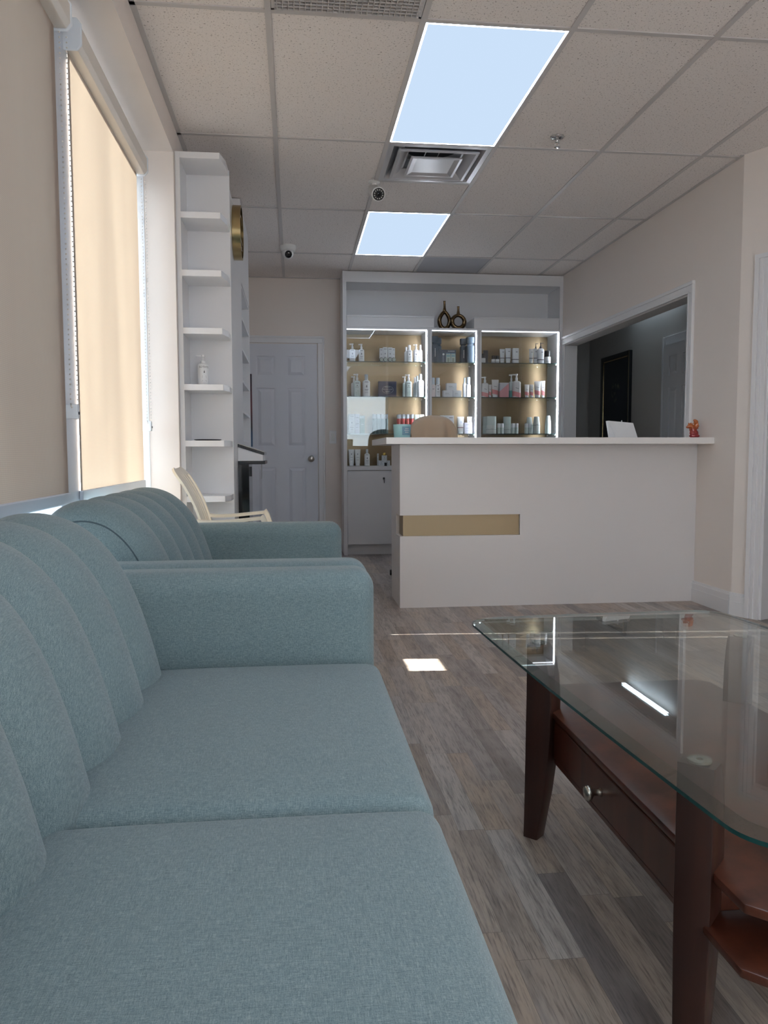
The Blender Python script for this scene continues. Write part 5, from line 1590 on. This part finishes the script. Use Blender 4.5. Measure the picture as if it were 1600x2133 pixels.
KN = {'pump': ('pump_bottle', 'bottle'), 'blackpump': ('pump_bottle', 'bottle'), 'lotion': ('capped_bottle', 'bottle'), 'capbottle': ('capped_bottle', 'bottle'), 'taper': ('tapered_bottle', 'bottle'),
      'flask': ('glass_bottle', 'bottle'), 'carton': ('carton', 'box'), 'goldcarton': ('carton', 'box'), 'giftbox': ('gift_box', 'box'), 'windowbox': ('display_carton', 'box'), 'cracker': ('cracker_box', 'box'),
      'jar': ('cream_jar', 'jar'), 'lyingjar': ('cream_jar', 'jar'), 'tube': ('squeeze_tube', 'tube')}
for kind, px, py, pz, w, h, look, label, grp in PRODUCTS:
    nm, cat = KN[kind]
    t = thing(nm, label, cat, (px, py, pz + 0.0004), grp or None)
    d = min(w * 0.8, 0.062)
    mat = M.get(look)
    if kind in ('pump', 'blackpump'):
        hb = h * (0.70 if kind == 'pump' else 0.72)
        bm = new(); r = min(w, d) * 0.32
        loft(bm, [(0, rrect(w * .96, d * .96, r)), (0.004, rrect(w, d, r)), (hb * .90, rrect(w, d, r)), (hb * .97, rrect(w * .82, d * .8, r * .8)), (hb, rrect(w * .5, d * .5, r * .5))])
        lpart('bottle', bm, mat, t, smooth=True, angle=0.7)
        pm = M['black_plastic'] if kind == 'blackpump' else M['white']
        bm = new(); rr = min(w * 0.2, 0.012)
        if kind == 'pump':
            lathe(bm, [(rr, hb - .001), (rr, hb + (h - hb) * .45), (rr * .7, hb + (h - hb) * .5), (rr * .7, hb + (h - hb) * .8), (rr * 1.0, hb + (h - hb) * .82), (rr, h)], n=16)
            quad_box(bm, -w * .52, 0, -.004, .004, h - (h - hb) * .20, h - .001, .001)
        else:
            lathe(bm, [(rr * 1.2, hb - .001), (rr * 1.1, hb + (h - hb) * .2), (rr * .4, hb + (h - hb) * .5), (rr * .35, h - .004), (rr * .6, h - .003), (rr * .6, h)], n=16)
            quad_box(bm, 0, w * .46, -.003, .003, h - .007, h - .001, .001)
        lpart('pump', bm, pm, t, smooth=True, angle=0.6)
    elif kind in ('lotion', 'capbottle', 'taper'):
        f = {'lotion': .72, 'capbottle': .74, 'taper': .985}[kind]; hb = h * f
        if w < 0.05 and kind == 'capbottle' and h > .17 and look in ('rose', 'print') and w < 0.046: f, hb = .66, h * .66
        bm = new(); r = min(w, d) * 0.34
        if kind == 'taper':
            loft(bm, [(0, ell(w * .95, d * .95)), (.004, ell(w, d)), (hb * .5, ell(w, d)), (hb * .97, ell(w * .72, d * .72)), (hb, ell(w * .66, d * .66))])
        else:
            loft(bm, [(0, rrect(w * .96, d * .96, r)), (0.004, rrect(w, d, r)), (hb * .9, rrect(w, d, r)), (hb * .98, rrect(w * .72, d * .72, r * .7)), (hb, rrect(w * .5, d * .5, r * .5))])
        lpart('bottle', bm, mat, t, smooth=True, angle=0.7)
        bm = new(); rr = w * (.26 if kind == 'lotion' else .24 if kind == 'capbottle' else .31)
        if hb / h < .7: rr = w * .42
        lathe(bm, [(rr, hb - .001), (rr, h - .003), (rr * .9, h)], n=18, sy=min(1.0, d / w * 1.1))
        lpart('cap', bm, M['white'] if kind != 'capbottle' else M['clearcap'], t, smooth=True, angle=0.6)
    elif kind == 'flask':
        hb = h * .80
        bm = new(); loft(bm, [(0, ell(w * .92, w * .92)), (.004, ell(w, w)), (hb * .94, ell(w, w)), (hb, ell(w * .7, w * .7))]); lpart('bottle', bm, mat, t, smooth=True, angle=0.7)
        bm = new(); lathe(bm, [(w * .44, hb - .001), (w * .44, h - .002), (w * .4, h)], n=18); lpart('cap', bm, M['clearcap'], t, smooth=True, angle=0.6)
    elif kind in ('carton', 'goldcarton'):
        dd = min(max(w * .8, .03), .06); hb = h if kind == 'carton' else h * .68
        bm = new(); quad_box(bm, -w / 2, w / 2, -dd / 2, dd / 2, 0, hb, .0008); lpart('box_body', bm, mat, t)
        if kind == 'goldcarton':
            bm = new(); lathe(bm, [(w * .3, hb - .001), (w * .3, h - .003), (w * .27, h)], n=20); c_ = lpart('gold_cap', bm, M['gold_cap'], t, smooth=True, angle=0.6); c_['label'] = 'shiny gold cap'
        elif h > .03:
            bm = new(); quad_box(bm, -w / 2 + .0006, w / 2 - .0006, -dd / 2 + .0006, dd / 2 - .0006, hb - .0004, hb + .0012); lpart('top_flap', bm, M['white'] if look not in ('charcoal', 'green') else mat, t)
    elif kind == 'giftbox':
        dd = .055
        bm = new(); quad_box(bm, -w / 2, w / 2, -dd / 2, dd / 2, 0, h, .001); b_ = lpart('box_body', bm, mat, t)
        bm = new(); n = 40; yq = -dd / 2 - .0004
        for k in range(n):
            q = []
            for a, s in ((k, 1), (k + 1, 1), (k + 1, .965), (k, .965)):
                an = 2 * PI * a / n; q.append(bm.verts.new((.055 * s * math.cos(an) + .002, yq, h * .45 + .036 * s * math.sin(an))))
            bm.faces.new(q)
        for zz, ww, n_ in ((.60, .052, 7), (.46, .094, 15), (.34, .050, 8), (.28, .036, 6)):
            for k in range(n_):
                x0 = .002 - ww / 2 + ww * k / n_; q = [bm.verts.new((x0 + a, yq, h * zz + b)) for a, b in ((0, 0), (ww / n_ * .62, 0), (ww / n_ * .62, .0052), (0, .0052))]
                bm.faces.new(q)
        lpart('oval_emblem', bm, M['palemark'], t)
    elif kind == 'windowbox':
        dd = .05
        bm = new(); quad_box(bm, -w / 2, w / 2, -dd / 2, dd / 2, 0, h, .001); lpart('box_body', bm, mat, t)
        for x0, x1 in ((-w * .18, w * .13), (w * .16, w * .46)):
            bm = new(); quad_box(bm, x0, x1, -dd / 2 - .001, -dd / 2 + .001, h * .03, h * .76); lpart('display_window', bm, M['windowpane'], t)
        bm = new(); yq = -dd / 2 - .0006
        for k in range(7):
            x0 = -w * .05 + k * w * .068
            pts = ((0, 0), (w * .045, 0), (w * .045, .007), (0, .007)) if k != 1 else ((0, 0), (w * .045, 0), (w * .022, .008))
            bm.faces.new([bm.verts.new((x0 + a, yq, h * .865 + b)) for a, b in pts])
        lathe(bm, [(.010, -dd / 2 - .0008), (.010, -dd / 2 - .0003)], (-w * .36, 0, h * .66), 20, 1, 'y')
        quad_box(bm, -w * .36 - .001, -w * .36 + .001, yq, -dd / 2, 0, h * .6)
        lpart('printed_marks', bm, M['palemark'], t)
    elif kind == 'cracker':
        dd = min(.058, w)
        bm = new()
        def oc(s): return rrect(w * s, dd * s, min(w, dd) * s * .22, 2)
        loft(bm, [(0, oc(1)), (h * .66, oc(1)), (h * .715, oc(.72)), (h * .74, oc(.72)), (h * .775, oc(1)), (h * .985, oc(1)), (h, oc(.94))])
        lpart('box_body', bm, mat, t, angle=0.4)
        if look == 'navyletters':
            bm = new(); yq = -dd / 2 - .0004
            for k in range(6):
                z0 = h * (.22 + .055 * k); q = [bm.verts.new((a, yq, z0 + b)) for a, b in ((-.004, 0), (.004, 0), (.004, h * .036), (-.004, h * .036))]; bm.faces.new(q)
            lpart('printed_marks', bm, M['palemark'], t)
    elif kind == 'jar':
        hb = h * (.52 if look in ('blacklid', 'blacklidband') else .49 if h > .15 else .6)
        dj = min(w, .066)
        rw = w * (.5 if look != 'blacklidband' else .48)
        bm = new(); loft(bm, [(0, ell(w * .96, dj * .96)), (.003, ell(w, dj)), (hb * .97, ell(w, dj)), (hb, ell(w * .96, dj * .96))]); lpart('jar', bm, mat, t, smooth=True, angle=0.6)
        lm = M['black_plastic'] if 'blacklid' in look else M['mint'] if h > .15 else M['white']
        s_ = .9 if 'blacklid' in look else .985
        bm = new(); loft(bm, [(hb - .0005, ell(w * s_, dj * s_)), (h - .004, ell(w * s_, dj * s_)), (h, ell(w * s_ * .9, dj * s_ * .9))]); lpart('lid', bm, lm, t, smooth=True, angle=0.6)
    elif kind == 'lyingjar':
        r = h / 2
        bm = new(); lathe(bm, [(r * .9, -.026), (r, -.020), (r, .022), (r * .9, .026)], (0, 0, r), 24, 1, 'y'); lpart('jar', bm, mat, t, smooth=True, angle=0.6)
        bm = new(); lathe(bm, [(r * .78, -.030), (r * .78, -.0255)], (0, 0, r), 22, 1, 'y'); lpart('lid', bm, M['greylid'], t)
    elif kind == 'tube':
        hc = h * .14
        dt = min(w * .62, .045)
        bm = new()
        loft(bm, [(hc, ell(w * .80, dt)), (h * .5, ell(w * .88, dt * .72)), (h * .93, ell(w * .985, dt * .16)), (h * .94, ell(w, .004)), (h, ell(w, .004))])
        lpart('tube_body', bm, mat, t, smooth=True, angle=0.9)
        bm = new(); loft(bm, [(0, ell(w * .72, dt * .92)), (hc + .0005, ell(w * .72, dt * .92))]); lpart('cap', bm, M['white'], t, smooth=True, angle=0.6)

# ------------------------------------------------------------------ light and camera
world = bpy.data.worlds.new('World'); scene.world = world
world.use_nodes = True
wt = world.node_tree; wt.nodes.clear()
bg = wt.nodes.new('ShaderNodeBackground'); bg.inputs['Color'].default_value = (0.76, 0.88, 1.0, 1); bg.inputs['Strength'].default_value = 5.0
wo = wt.nodes.new('ShaderNodeOutputWorld'); wt.links.new(bg.outputs[0], wo.inputs['Surface'])

def portal(name, loc, rot, sx, sy):
    l = bpy.data.lights.new(name, 'AREA'); l.shape = 'RECTANGLE'; l.size = sx; l.size_y = sy
    l.cycles.is_portal = True
    o = bpy.data.objects.new(name, l); o.location = loc; o.rotation_euler = rot; COL.objects.link(o)
portal('front_window_portal', (1.575, -2.44, 1.2), (-PI / 2, 0, 0), 1.0, 2.2)
portal('side_window_portal', (-0.96, 1.07, 1.6), (0, -PI / 2, 0), 1.9, 6.4)

sun = bpy.data.lights.new('sun', 'SUN'); sun.energy = 34.0; sun.angle = math.radians(0.53); sun.color = (1.0, 0.965, 0.92)
so = bpy.data.objects.new('sun', sun); COL.objects.link(so)
d = Vector((1.0, -0.08, -0.565)).normalized()
so.rotation_euler = d.to_track_quat('-Z', 'Y').to_euler()
so.location = (-6, 4, 5)

cam = bpy.data.cameras.new('camera'); co = bpy.data.objects.new('camera', cam); COL.objects.link(co)
cam.sensor_fit = 'HORIZONTAL'; cam.sensor_width = 36.0
cam.lens = 36.0 * 1628.56 / 1600.0
cam.clip_start = 0.02
yaw, pit, rol = 0.113466, -0.0739264, -0.0024808
fw = Vector((math.sin(yaw) * math.cos(pit), math.cos(yaw) * math.cos(pit), math.sin(pit)))
r_ = Vector((math.cos(yaw), -math.sin(yaw), 0)); u_ = r_.cross(fw)
r2 = r_ * math.cos(rol) + u_ * math.sin(rol); u2 = -r_ * math.sin(rol) + u_ * math.cos(rol)
mtx = Matrix(((r2.x, u2.x, -fw.x, 0), (r2.y, u2.y, -fw.y, 0), (r2.z, u2.z, -fw.z, EYE), (0, 0, 0, 1)))
co.matrix_world = mtx
scene.camera = co

scene.view_settings.view_transform = 'Standard'
scene.view_settings.look = 'None'
scene.view_settings.exposure = 0.9
scene.view_settings.gamma = 1.0
scene.view_settings.use_curve_mapping = False
cy_ = scene.cycles
cy_.max_bounces = 14; cy_.diffuse_bounces = 7; cy_.glossy_bounces = 5; cy_.transmission_bounces = 8; cy_.transparent_max_bounces = 24
cy_.caustics_reflective = False; cy_.caustics_refractive = False
cy_.sample_clamp_indirect = 6.0
